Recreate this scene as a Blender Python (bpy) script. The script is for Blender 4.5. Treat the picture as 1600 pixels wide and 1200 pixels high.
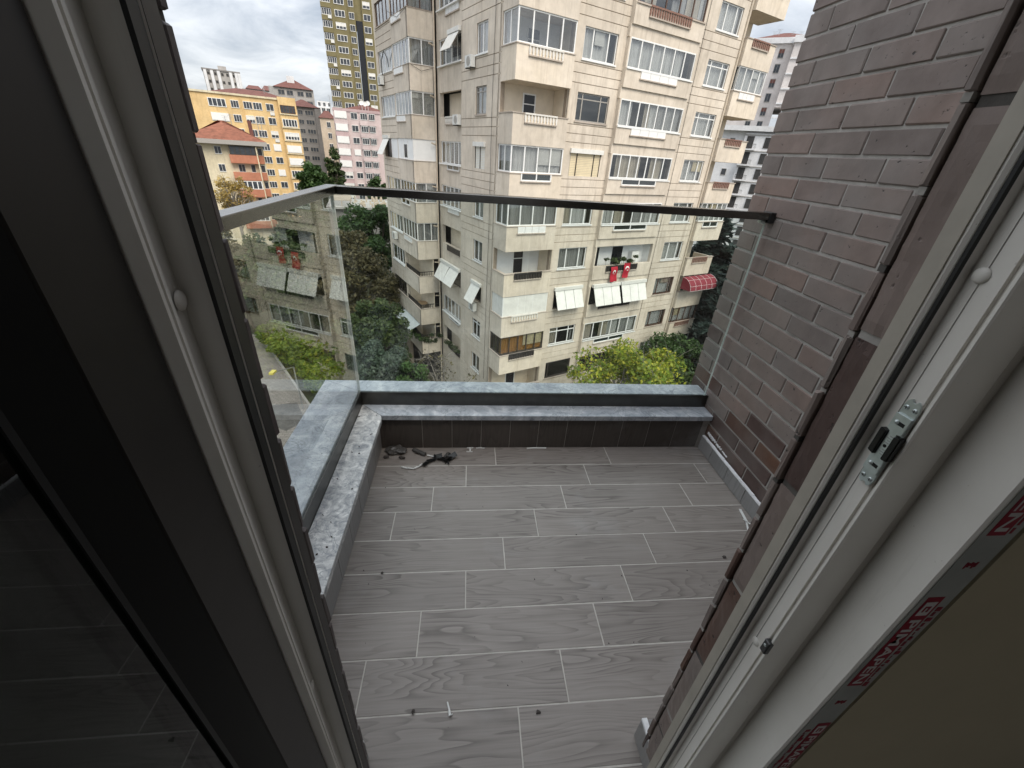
import bpy, bmesh, math, random
import numpy as np
from mathutils import Vector, Matrix
random.seed(7); np.random.seed(7)
for o in list(bpy.data.objects): bpy.data.objects.remove(o)
SC = bpy.context.scene
COL = SC.collection
rad = math.radians

# ------------------------------------------------------------------ camera
PITCH, ROLL, YAW = 0.5175, 0.0747, 0.1248
CAMZ = 1.4021
fw = Vector((math.sin(YAW)*math.cos(PITCH), math.cos(YAW)*math.cos(PITCH), -math.sin(PITCH)))
r0 = Vector((math.cos(YAW), -math.sin(YAW), 0)); u0 = r0.cross(fw)
rr = math.cos(ROLL)*r0 + math.sin(ROLL)*u0
uu = -math.sin(ROLL)*r0 + math.cos(ROLL)*u0
cam = bpy.data.cameras.new('camera'); camo = bpy.data.objects.new('camera', cam); COL.objects.link(camo)
camo.matrix_world = Matrix(((rr.x, uu.x, -fw.x, 0), (rr.y, uu.y, -fw.y, 0), (rr.z, uu.z, -fw.z, CAMZ), (0, 0, 0, 1)))
cam.sensor_fit = 'HORIZONTAL'; cam.sensor_width = 36; cam.lens = 635.755*36/1600
cam.clip_start = 0.01; cam.clip_end = 3000
SC.camera = camo

# ------------------------------------------------------------------ sky, sun, exposure
SUN_AZ, SUN_EL = rad(150), rad(50)          # compass angle from +y towards +x
W = bpy.data.worlds.new('World'); SC.world = W; W.use_nodes = True
nt = W.node_tree; nt.nodes.clear()
def wn(t): return nt.nodes.new(t)
out = wn('ShaderNodeOutputWorld'); bg = wn('ShaderNodeBackground'); nt.links.new(bg.outputs[0], out.inputs[0])
sky = wn('ShaderNodeTexSky'); sky.sky_type = 'NISHITA'; sky.sun_disc = False
sky.sun_elevation = SUN_EL; sky.sun_rotation = SUN_AZ; sky.air_density = 1.0; sky.dust_density = 2.0
sk = wn('ShaderNodeVectorMath'); sk.operation = 'SCALE'; sk.inputs['Scale'].default_value = 0.12
nt.links.new(sky.outputs[0], sk.inputs[0])
tc = wn('ShaderNodeTexCoord'); sep = wn('ShaderNodeSeparateXYZ'); nt.links.new(tc.outputs['Generated'], sep.inputs[0])
ab = wn('ShaderNodeMath'); ab.operation = 'ABSOLUTE'; nt.links.new(sep.outputs['Z'], ab.inputs[0])
ad = wn('ShaderNodeMath'); ad.operation = 'ADD'; ad.inputs[1].default_value = 0.22; nt.links.new(ab.outputs[0], ad.inputs[0])
dv = wn('ShaderNodeVectorMath'); dv.operation = 'DIVIDE'; nt.links.new(tc.outputs['Generated'], dv.inputs[0])
cb = wn('ShaderNodeCombineXYZ'); nt.links.new(ad.outputs[0], cb.inputs[0]); nt.links.new(ad.outputs[0], cb.inputs[1]); cb.inputs[2].default_value = 1.0
nt.links.new(cb.outputs[0], dv.inputs[1])
nz = wn('ShaderNodeTexNoise'); nz.inputs['Scale'].default_value = 2.1; nz.inputs['Detail'].default_value = 8; nz.inputs['Roughness'].default_value = 0.58; nz.inputs['Distortion'].default_value = 0.4
nt.links.new(dv.outputs[0], nz.inputs['Vector'])
rp = wn('ShaderNodeValToRGB')
rp.color_ramp.elements[0].position = 0.30; rp.color_ramp.elements[0].color = (0.175, 0.195, 0.225, 1)
rp.color_ramp.elements[1].position = 0.72; rp.color_ramp.elements[1].color = (0.43, 0.437, 0.445, 1)
nt.links.new(nz.outputs['Fac'], rp.inputs[0])
mx = wn('ShaderNodeMix'); mx.data_type = 'RGBA'; mx.inputs['Factor'].default_value = 0.92
nt.links.new(sk.outputs[0], mx.inputs['A']); nt.links.new(rp.outputs[0], mx.inputs['B'])
# standard overcast luminance: (1 + 2 sin(elevation)) / 3, zenith three times the horizon
ce = wn('ShaderNodeMath'); ce.operation = 'MULTIPLY_ADD'; ce.inputs[1].default_value = 2.0; ce.inputs[2].default_value = 1.0; nt.links.new(ab.outputs[0], ce.inputs[0])
cm = wn('ShaderNodeVectorMath'); cm.operation = 'SCALE'; nt.links.new(rp.outputs[0], cm.inputs[0]); nt.links.new(ce.outputs[0], cm.inputs['Scale'])
nt.links.new(cm.outputs[0], mx.inputs['B'])
nt.links.new(mx.outputs['Result'], bg.inputs[0]); bg.inputs[1].default_value = 1.0

sl = bpy.data.lights.new('sun', 'SUN'); so = bpy.data.objects.new('sun', sl); COL.objects.link(so)
sl.energy = 1.5; sl.angle = rad(35); sl.color = (1.0, 0.91, 0.78)
sd = Vector((math.sin(SUN_AZ)*math.cos(SUN_EL), math.cos(SUN_AZ)*math.cos(SUN_EL), math.sin(SUN_EL)))
so.rotation_euler = sd.to_track_quat('Z', 'Y').to_euler(); so.location = (0, -4, 30)
vs = SC.view_settings; vs.view_transform = 'Standard'; vs.look = 'None'; vs.exposure = 1.08; vs.gamma = 1
SC.render.engine = 'CYCLES'
SC.cycles.max_bounces = 7; SC.cycles.diffuse_bounces = 3; SC.cycles.glossy_bounces = 3; SC.cycles.transparent_max_bounces = 12

# ------------------------------------------------------------------ materials
MATS = {}
class NB:
    def __init__(s, name, rough=0.6, spec=0.4):
        s.m = bpy.data.materials.new(name); s.m.use_nodes = True; s.t = s.m.node_tree
        s.b = s.t.nodes['Principled BSDF']; s.b.inputs['Roughness'].default_value = rough
        s.b.inputs['Specular IOR Level'].default_value = spec
        MATS[name] = s.m
    def n(s, t, **k):
        o = s.t.nodes.new(t)
        for a, v in k.items(): setattr(o, a, v)
        return o
    def l(s, a, b): s.t.links.new(a, b)
    def coord(s, kind='Object', scale=(1, 1, 1), rnd=0):
        c = s.n('ShaderNodeTexCoord'); v = c.outputs[kind]
        if kind == 'Pos': pass
        if rnd:
            oi = s.n('ShaderNodeObjectInfo'); mu = s.n('ShaderNodeMath', operation='MULTIPLY'); mu.inputs[1].default_value = rnd
            s.l(oi.outputs['Random'], mu.inputs[0]); a = s.n('ShaderNodeVectorMath', operation='ADD'); s.l(v, a.inputs[0]); s.l(mu.outputs[0], a.inputs[1]); v = a.outputs[0]
        mp = s.n('ShaderNodeMapping'); mp.inputs['Scale'].default_value = scale; s.l(v, mp.inputs['Vector'])
        return mp.outputs[0]
    def noise(s, vec, scale=5, detail=4, rough=.5, dist=0):
        o = s.n('ShaderNodeTexNoise'); o.inputs['Scale'].default_value = scale; o.inputs['Detail'].default_value = detail
        o.inputs['Roughness'].default_value = rough; o.inputs['Distortion'].default_value = dist
        s.l(vec, o.inputs['Vector']); return o.outputs['Fac']
    def ramp(s, fac, *stops, interp='LINEAR'):
        o = s.n('ShaderNodeValToRGB'); cr = o.color_ramp; cr.interpolation = interp
        while len(cr.elements) < len(stops): cr.elements.new(0.5)
        for e, (p, c) in zip(cr.elements, stops):
            e.position = p; e.color = (c if len(c) == 4 else tuple(c)+(1,)) if hasattr(c, '__len__') else (c, c, c, 1)
        s.l(fac, o.inputs[0]); return o.outputs[0]
    def mix(s, a, b, fac, mode='MIX'):
        o = s.n('ShaderNodeMix', data_type='RGBA', blend_type=mode)
        for key, v in (('A', a), ('B', b)):
            if isinstance(v, tuple): o.inputs[key].default_value = v+(1,) if len(v) == 3 else v
            else: s.l(v, o.inputs[key])
        if isinstance(fac, (int, float)): o.inputs['Factor'].default_value = fac
        else: s.l(fac, o.inputs['Factor'])
        return o.outputs['Result']
    def math(s, op, a, b=0.0):
        o = s.n('ShaderNodeMath', operation=op)
        for i, v in enumerate((a, b)):
            if isinstance(v, (int, float)): o.inputs[i].default_value = v
            else: s.l(v, o.inputs[i])
        return o.outputs[0]
    def col(s, c):
        if isinstance(c, tuple): s.b.inputs['Base Color'].default_value = c+(1,)
        else: s.l(c, s.b.inputs['Base Color'])
    def rough(s, v): s.l(v, s.b.inputs['Roughness'])
    def bump(s, h, strength=.3, dist=.01):
        o = s.n('ShaderNodeBump'); o.inputs['Strength'].default_value = strength; o.inputs['Distance'].default_value = dist
        s.l(h, o.inputs['Height']); s.l(o.outputs[0], s.b.inputs['Normal'])
    def rand(s): return s.n('ShaderNodeObjectInfo').outputs['Random']
    def island(s): return s.n('ShaderNodeNewGeometry').outputs['Random Per Island']

def simple(name, c, rough=.6, var=.12, scale=6, metal=0, spec=.4, bump=0):
    b = NB(name, rough, spec); v = b.coord('Object', rnd=20)
    n = b.noise(v, scale, 5, .6)
    lo = tuple(x*(1-var) for x in c); hi = tuple(min(1, x*(1+var)) for x in c)
    b.col(b.ramp(n, (.3, lo), (.7, hi))); b.b.inputs['Metallic'].default_value = metal
    if bump: b.bump(b.noise(v, scale*6, 4), bump, .005)
    return b.m

def glass(name, tint=(.96, .98, .97), f0=.04, gain=1.0, dirt=0.0, rough=0.0):
    m = bpy.data.materials.new(name); m.use_nodes = True; t = m.node_tree; t.nodes.clear(); MATS[name] = m
    N = t.nodes.new; o = N('ShaderNodeOutputMaterial'); tr = N('ShaderNodeBsdfTransparent'); tr.inputs[0].default_value = tint+(1,)
    g = N('ShaderNodeBsdfGlossy'); g.inputs['Roughness'].default_value = rough
    lw = N('ShaderNodeLayerWeight'); p = N('ShaderNodeMath'); p.operation = 'POWER'; p.inputs[1].default_value = 4.6
    t.links.new(lw.outputs['Facing'], p.inputs[0])
    # layer weight "facing" is blended: undo by default blend 0.5 (linear)
    ma = N('ShaderNodeMath'); ma.operation = 'MULTIPLY_ADD'; ma.inputs[1].default_value = (1-f0)*gain; ma.inputs[2].default_value = f0*gain
    t.links.new(p.outputs[0], ma.inputs[0]); ma.use_clamp = True
    mx = N('ShaderNodeMixShader'); t.links.new(ma.outputs[0], mx.inputs[0]); t.links.new(tr.outputs[0], mx.inputs[1]); t.links.new(g.outputs[0], mx.inputs[2])
    last = mx
    if dirt:
        tcn = N('ShaderNodeTexCoord'); nn = N('ShaderNodeTexNoise'); nn.inputs['Scale'].default_value = 5; nn.inputs['Detail'].default_value = 8; nn.inputs['Roughness'].default_value = .65; nn.inputs['Distortion'].default_value = 1.2
        t.links.new(tcn.outputs['Object'], nn.inputs['Vector'])
        cr = N('ShaderNodeValToRGB'); cr.color_ramp.elements[0].position = .5; cr.color_ramp.elements[0].color = (0, 0, 0, 1); cr.color_ramp.elements[1].position = .85; cr.color_ramp.elements[1].color = (dirt, dirt, dirt, 1)
        t.links.new(nn.outputs['Fac'], cr.inputs[0])
        df = N('ShaderNodeBsdfDiffuse'); df.inputs[0].default_value = (.62, .62, .6, 1)
        m2 = N('ShaderNodeMixShader'); t.links.new(cr.outputs[0], m2.inputs[0]); t.links.new(mx.outputs[0], m2.inputs[1]); t.links.new(df.outputs[0], m2.inputs[2]); last = m2
    t.links.new(last.outputs[0], o.inputs[0])
    return m

# brick: grey-brown engineering brick, each brick its own tint
def brickmat(name, stops, dark=1.0):
    b = NB(name, .62, .45); v = b.coord('Object', rnd=30)
    base = b.ramp(b.rand(), *stops)
    n = b.noise(v, 9, 6, .6); base = b.mix(base, b.ramp(n, (.3, .55), (.7, 1.0)), .55, 'MULTIPLY')
    n2 = b.noise(b.coord('Object', (1, 1, 1), 30), 3.0, 3, .5)
    base = b.mix(base, (.215, .20, .188), b.ramp(n2, (.45, 0.0), (.75, .5)))
    pits = b.noise(v, 55, 3, .6); base = b.mix(base, (.02, .018, .017), b.ramp(pits, (.27, .9), (.33, 0.0)))
    b.col(base)
    h = b.math('ADD', b.math('MULTIPLY', b.noise(v, 28, 6, .65), .5), b.math('MULTIPLY', b.ramp(pits, (.26, 0.0), (.36, 1.0)), .6))
    b.bump(h, .55, .004); b.rough(b.ramp(n, (.3, .75), (.7, .5))); return b.m
brickmat('brick', ((0, (.205, .155, .136)), (.25, (.235, .188, .166)), (.5, (.185, .152, .138)), (.75, (.25, .178, .150)), (1, (.215, .181, .164))))
brickmat('brick_red', ((0, (.115, .06, .045)), (.4, (.085, .056, .05)), (.7, (.14, .068, .042)), (1, (.095, .065, .06))))
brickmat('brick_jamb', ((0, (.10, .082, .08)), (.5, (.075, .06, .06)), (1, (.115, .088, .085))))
b = NB('mortar', .9, .2); v = b.coord('Object'); b.col(b.ramp(b.noise(v, 12, 6, .65), (.3, (.27, .255, .235)), (.75, (.46, .435, .405)))); b.bump(b.noise(v, 90, 4), .5, .003)
b = NB('mortar_dark', .9, .2); v = b.coord('Object'); b.col(b.ramp(b.noise(v, 12, 6, .65), (.3, (.07, .065, .06)), (.75, (.13, .12, .11)))); b.bump(b.noise(v, 90, 4), .5, .003)
# wood-look porcelain
def woodtile(name, cols, along='x', bright=1):
    b = NB(name, .42, .4)
    S = (1.0, 8.5, 8.5) if along == 'x' else (8.5, 8.5, 1.0) if along == 'z' else (8.5, 1.0, 8.5)
    S2 = (2.0, 70, 70) if along == 'x' else (70, 70, 2.0) if along == 'z' else (70, 2.0, 70)
    v = b.coord('Object', S, 40); n = b.noise(v, 1.0, 2.5, .45, .25)
    rings = b.math('FRACT', b.math('MULTIPLY', n, 24.0))
    line = b.ramp(rings, (0, .0), (.5, .25), (.84, .75), (.93, 1.0), (1.0, 0.0))
    fine = b.noise(b.coord('Object', S2, 40), 1.6, 4, .7)
    amt = b.noise(b.coord('Object', (1.5, 1.5, 1.5), 17), 2.2, 3)
    g = b.math('ADD', b.math('MULTIPLY', b.math('MULTIPLY', line, b.ramp(amt, (.38, .06), (.66, .75))), .70), b.math('MULTIPLY', fine, .62))
    c = b.ramp(g, (.16, cols[1]), (.78, cols[0]))
    c = b.mix(c, b.ramp(b.rand(), (0, .86), (1, 1.0)), 1.0, 'MULTIPLY')
    vw = b.n('ShaderNodeNewGeometry').outputs['Position']
    st = b.n('ShaderNodeTexNoise'); st.inputs['Scale'].default_value = 2.6; st.inputs['Detail'].default_value = 7; st.inputs['Roughness'].default_value = .62; b.l(vw, st.inputs['Vector'])
    c = b.mix(c, (.42, .42, .42), b.ramp(st.outputs['Fac'], (.55, 0.0), (.85, .45)))
    b.col(c); b.bump(b.math('SUBTRACT', 1.0, g), .12, .002)
    b.rough(b.ramp(st.outputs['Fac'], (.3, .36), (.8, .58))); return b.m
woodtile('floor_tile', ((.165, .143, .128), (.340, .304, .278)))
woodtile('curb_tile', ((.055, .045, .039), (.10, .085, .075)), 'z')  # dark brown tile, its colour darkened further for the shade under the coping
woodtile('skirt_tile', ((.20, .195, .19), (.31, .30, .295)), 'z')
simple('grout', (.52, .49, .45), .9, .15, 20, bump=.3)
# marble coping: blue-grey, cloudy veins
def marble(name, a, bcol, c, sc=9):
    b = NB(name, .32, .5); v = b.coord('Object')
    n = b.noise(v, sc, 8, .68, 1.4); n2 = b.noise(v, sc*3.2, 6, .7, .8)
    base = b.ramp(n, (.30, a), (.5, bcol), (.68, c)); base = b.mix(base, b.ramp(n2, (.3, .72), (.65, 1.0)), .5, 'MULTIPLY')
    w = b.noise(v, sc*.35, 5, .6, 2.5); vein = b.ramp(b.math('ABSOLUTE', b.math('SUBTRACT', w, .5)), (0, 1.0), (.018, 0.0))
    base = b.mix(base, (.16, .18, .21), b.math('MULTIPLY', vein, .7)); b.col(base); b.bump(n2, .08, .002)
    b.rough(b.ramp(n2, (.3, .24), (.7, .5))); return b.m
marble('marble', (.26, .29, .335), (.45, .48, .525), (.70, .72, .735), 10)
marble('marble_dusty', (.19, .20, .22), (.50, .50, .50), (.80, .79, .77), 19)
b = NB('alu_bronze', .2, .5); v = b.coord('Object'); b.col(b.ramp(b.noise(v, 14, 5), (.3, (.15, .147, .138)), (.7, (.18, .176, .167)))); b.b.inputs['Metallic'].default_value = 1.0; b.bump(b.noise(v, 120, 2), .04, .001)
simple('alu_channel', (.10, .097, .09), .3, .12, 20, metal=1.0)
simple('black_metal', (.02, .02, .02), .45, .2, 20)
glass('rail_glass', (.93, .965, .95), .045, 1.3, .05)
glass('rail_glass_side', (.94, .96, .95), .05, 1.15, .05)
simple('glass_edge', (.60, .63, .61), .25, .1, 30)
b = NB('pvc', .42, .4); v = b.coord('Object'); c = b.ramp(b.noise(v, 7, 5, .6), (.3, (.70, .665, .61)), (.7, (.78, .75, .695)))
c = b.mix(c, (.42, .39, .34), b.ramp(b.noise(b.coord('Object', (40, 40, 2.5)), 1.0, 6, .7), (.58, 0.0), (.82, .45))); c = b.mix(c, (.35, .32, .28), b.ramp(b.noise(v, 160, 2, .5), (.74, 0.0), (.80, .6))); b.col(c); b.bump(b.noise(v, 60, 3), .03, .002)
simple('lip_beige', (.40, .365, .31), .55, .12, 12)
simple('gasket', (.012, .012, .012), .5, .2)
simple('sash_foil', (.020, .017, .015), .45, .15, 15)
simple('sash_bead', (.006, .006, .006), .5, .15, 15)
b = NB('zinc', .28, .5); v = b.coord('Object'); b.col(b.ramp(b.noise(v, 60, 4), (.3, (.52, .58, .57)), (.7, (.68, .74, .73)))); b.b.inputs['Metallic'].default_value = .55; b.bump(b.noise(v, 260, 2), .08, .0005)
simple('screw_dark', (.09, .09, .09), .4, .2, metal=.6)
simple('brown_wall', (.46, .40, .28), .8, .06, 4)
b = NB('film', .35, .5); v = b.coord('Object'); b.col(b.ramp(b.noise(v, 22, 4), (.3, (.36, .37, .345)), (.7, (.44, .45, .42)))); b.bump(b.noise(v, 40, 3), .15, .002)
simple('film_red', (.28, .012, .03), .4, .1)
simple('film_grey', (.62, .60, .58), .4, .05)
simple('room_wall', (.55, .53, .49), .9, .05)
simple('room_floor', (.30, .28, .25), .7, .1)
glass('door_glass', (.55, .60, .57), .05, 1.0, .06)
simple('white_plastic', (.75, .75, .73), .4, .05, bump=.05)
simple('white_trim', (.82, .82, .83), .6, .12, 40, bump=.2)
simple('black_plastic', (.012, .012, .012), .3, .2)
simple('grey_plastic', (.09, .085, .08), .35, .2)
simple('clay_bit', (.06, .05, .045), .8, .2)
# apartment render
def render_wall(name, lo, hi, stain=(.25, .20, .14), amt=.45):
    b = NB(name, .85, .2); v = b.coord('Object'); n = b.noise(v, .5, 3, .6)
    c = b.ramp(n, (.3, lo), (.7, hi))
    st = b.noise(b.coord('Object', (1.4, 1.4, .16)), 1.6, 4, .68)
    c = b.mix(c, stain, b.ramp(st, (.53, 0.0), (.80, amt)))
    f = b.noise(v, 2.3, 4, .7); c = b.mix(c, b.ramp(f, (.3, .74), (.65, 1.0)), .6, 'MULTIPLY')
    sk2 = b.noise(b.coord('Object', (5.5, 5.5, .22)), 1.0, 3, .72); c = b.mix(c, tuple(x*.8 for x in stain), b.ramp(sk2, (.56, 0.0), (.80, amt*.75)))
    pa = b.noise(b.coord('Object', (.35, .35, .36)), 1.0, 1, .3); c = b.mix(c, b.ramp(pa, (.35, .84), (.6, 1.0)), .8, 'MULTIPLY'); b.col(c); return b.m
render_wall('cream', (.65, .57, .47), (.74, .66, .56), (.27, .21, .155), .55)
render_wall('cream_light', (.71, .62, .50), (.79, .70, .59), (.33, .25, .17), .5)
render_wall('ledge', (.46, .39, .33), (.56, .49, .42))
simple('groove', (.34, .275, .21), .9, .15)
simple('white_frame', (.78, .78, .76), .4, .05)
simple('grey_frame', (.33, .31, .28), .5, .1)
simple('brown_frame', (.09, .05, .035), .5, .2)
simple('dark_frame', (.05, .042, .036), .5, .2)
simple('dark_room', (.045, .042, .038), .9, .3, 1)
simple('balcony_room', (.70, .61, .48), .9, .08, 2)
simple('balcony_white', (.80, .80, .79), .8, .05, 2)
def curtainmat(name, c):
    b = NB(name, .9, .1); v = b.coord('Object', (1, 1, .05)); n = b.noise(v, 9, 3, .6)
    b.col(b.ramp(n, (.3, tuple(x*.72 for x in c)), (.7, c))); return b.m
curtainmat('curtain', (.74, .74, .72)); curtainmat('curtain_warm', (.60, .54, .44)); curtainmat('curtain_grey', (.48, .48, .47)); curtainmat('curtain_amber', (.58, .30, .10))
glass('window_glass', (.88, .89, .89), .07, 1.6)
glass('window_dim', (.45, .50, .52), .08, 1.6)
simple('blind', (.70, .69, .65), .6, .08, 3)
simple('blind_cream', (.70, .60, .40), .6, .10, 2)
simple('baluster_white', (.66, .63, .58), .7, .1)
simple('baluster_brown', (.22, .12, .09), .7, .2)
simple('iron', (.035, .032, .03), .5, .2)
simple('ac_white', (.66, .66, .63), .5, .06)
simple('pipe', (.56, .48, .38), .7, .1)
simple('red_cloth', (.42, .018, .035), .8, .1)
simple('red_canvas', (.20, .025, .038), .8, .12, 3)
simple('white_cloth', (.78, .78, .76), .8, .04)
simple('tarp', (.42, .46, .47), .7, .1)
simple('wood_table', (.38, .26, .15), .6, .15)
# far town
render_wall('w_yellow', (.72, .50, .24), (.80, .59, .31), (.34, .22, .10), .5)
render_wall('w_orange', (.46, .19, .12), (.54, .24, .15), (.3, .1, .06), .3)
render_wall('w_cream', (.70, .62, .44), (.76, .68, .50))
render_wall('w_pink', (.60, .49, .48), (.68, .57, .56), (.35, .25, .24), .4)
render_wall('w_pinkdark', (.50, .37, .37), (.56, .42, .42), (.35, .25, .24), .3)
render_wall('w_olive', (.19, .165, .085), (.235, .205, .11), (.12, .10, .06), .35)
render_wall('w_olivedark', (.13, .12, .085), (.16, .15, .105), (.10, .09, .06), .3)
render_wall('w_grey', (.25, .235, .225), (.30, .285, .275), (.18, .17, .16), .3)
render_wall('w_greylight', (.40, .38, .36), (.47, .45, .43))
render_wall('w_white', (.74, .74, .75), (.80, .80, .81), (.5, .5, .5), .2)
render_wall('w_peach', (.66, .61, .585), (.74, .69, .665), (.45, .40, .37), .2)
render_wall('w_tan', (.55, .46, .36), (.62, .53, .43))
simple('black_glass', (.015, .016, .02), .2, .3)
simple('far_pane', (.055, .062, .072), .12, .4, 2)
simple('far_room', (.05, .05, .05), .8, .3, 2)
b = NB('roof_tile', .85, .2); v = b.coord('Object'); c = b.ramp(b.noise(v, 1.2, 6, .65), (.3, (.15, .062, .040)), (.7, (.31, .125, .08)))
wv = b.n('ShaderNodeTexWave'); wv.inputs['Scale'].default_value = 1.6; wv.bands_direction = 'X'; b.l(v, wv.inputs['Vector']); c = b.mix(c, b.ramp(wv.outputs['Fac'], (0, .75), (.6, 1.0)), .8, 'MULTIPLY'); b.col(c)
b = NB('roof_red', .8, .2); v = b.coord('Object'); b.col(b.ramp(b.noise(v, .8, 6, .65), (.3, (.115, .052, .045)), (.7, (.18, .082, .068))))
# plants
def leafmat(name, a, bc, c, big=.35):
    b = NB(name, .55, .35)
    i = b.island(); col = b.ramp(i, (0, a), (.55, bc), (1, c))
    n = b.noise(b.coord('Object'), big, 3); col = b.mix(col, b.ramp(n, (.33, .60), (.66, 1.0)), .8, 'MULTIPLY')
    b.col(col); b.b.inputs['Subsurface Weight'].default_value = 0
    tl = b.n('ShaderNodeBsdfTranslucent'); b.l(col, tl.inputs[0]); mx = b.n('ShaderNodeMixShader'); mx.inputs[0].default_value = .28
    o = b.t.nodes['Material Output']; b.l(b.b.outputs[0], mx.inputs[1]); b.l(tl.outputs[0], mx.inputs[2]); b.l(mx.outputs[0], o.inputs[0]); return b.m
leafmat('leaf_yellow', (.11, .19, .018), (.24, .30, .025), (.50, .46, .045), .8)
leafmat('leaf_dark', (.032, .058, .018), (.06, .095, .03), (.10, .13, .045))
leafmat('leaf_blue', (.034, .056, .036), (.060, .092, .058), (.105, .135, .095))
leafmat('leaf_green', (.032, .072, .02), (.055, .11, .028), (.085, .15, .04))
leafmat('leaf_lime', (.085, .14, .018), (.14, .21, .022), (.21, .27, .04))
leafmat('leaf_brown', (.07, .068, .032), (.115, .102, .048), (.17, .145, .07))
leafmat('leaf_gold', (.28, .19, .04), (.42, .30, .08), (.55, .42, .18))
leafmat('needle', (.022, .040, .035), (.038, .062, .052), (.075, .10, .088), .5)
simple('bark', (.085, .07, .055), .9, .3, 8, bump=.4)
simple('bark_pale', (.22, .20, .175), .9, .25, 8, bump=.3)
# ground
b = NB('soil', .95, .1); v = b.coord('Object'); b.col(b.ramp(b.noise(v, .25, 7, .65), (.3, (.035, .045, .022)), (.55, (.06, .055, .035)), (.75, (.05, .07, .028)))); b.bump(b.noise(v, 3, 5), .6, .1)
b = NB('paving', .85, .25); v = b.coord('Object', (1, 1, 1))
bt = b.n('ShaderNodeTexBrick'); bt.inputs['Scale'].default_value = 1.0; bt.inputs['Brick Width'].default_value = .42; bt.inputs['Row Height'].default_value = .21; bt.inputs['Mortar Size'].default_value = .018
bt.inputs['Color1'].default_value = (.23, .215, .195, 1); bt.inputs['Color2'].default_value = (.31, .29, .265, 1); bt.inputs['Mortar'].default_value = (.11, .10, .09, 1); b.l(v, bt.inputs['Vector'])
b.col(b.mix(bt.outputs['Color'], b.ramp(b.noise(v, .35, 6, .65), (.3, .7), (.7, 1.0)), .8, 'MULTIPLY'))
simple('paving_dark', (.10, .098, .092), .85, .25, 3)
simple('asphalt', (.055, .055, .056), .9, .2, 2)
simple('kerb', (.34, .33, .31), .85, .15, 3)
simple('lamp_yellow', (.62, .55, .12), .5, .1)
simple('galv', (.42, .43, .43), .4, .1, metal=.6)
M = MATS

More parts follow.
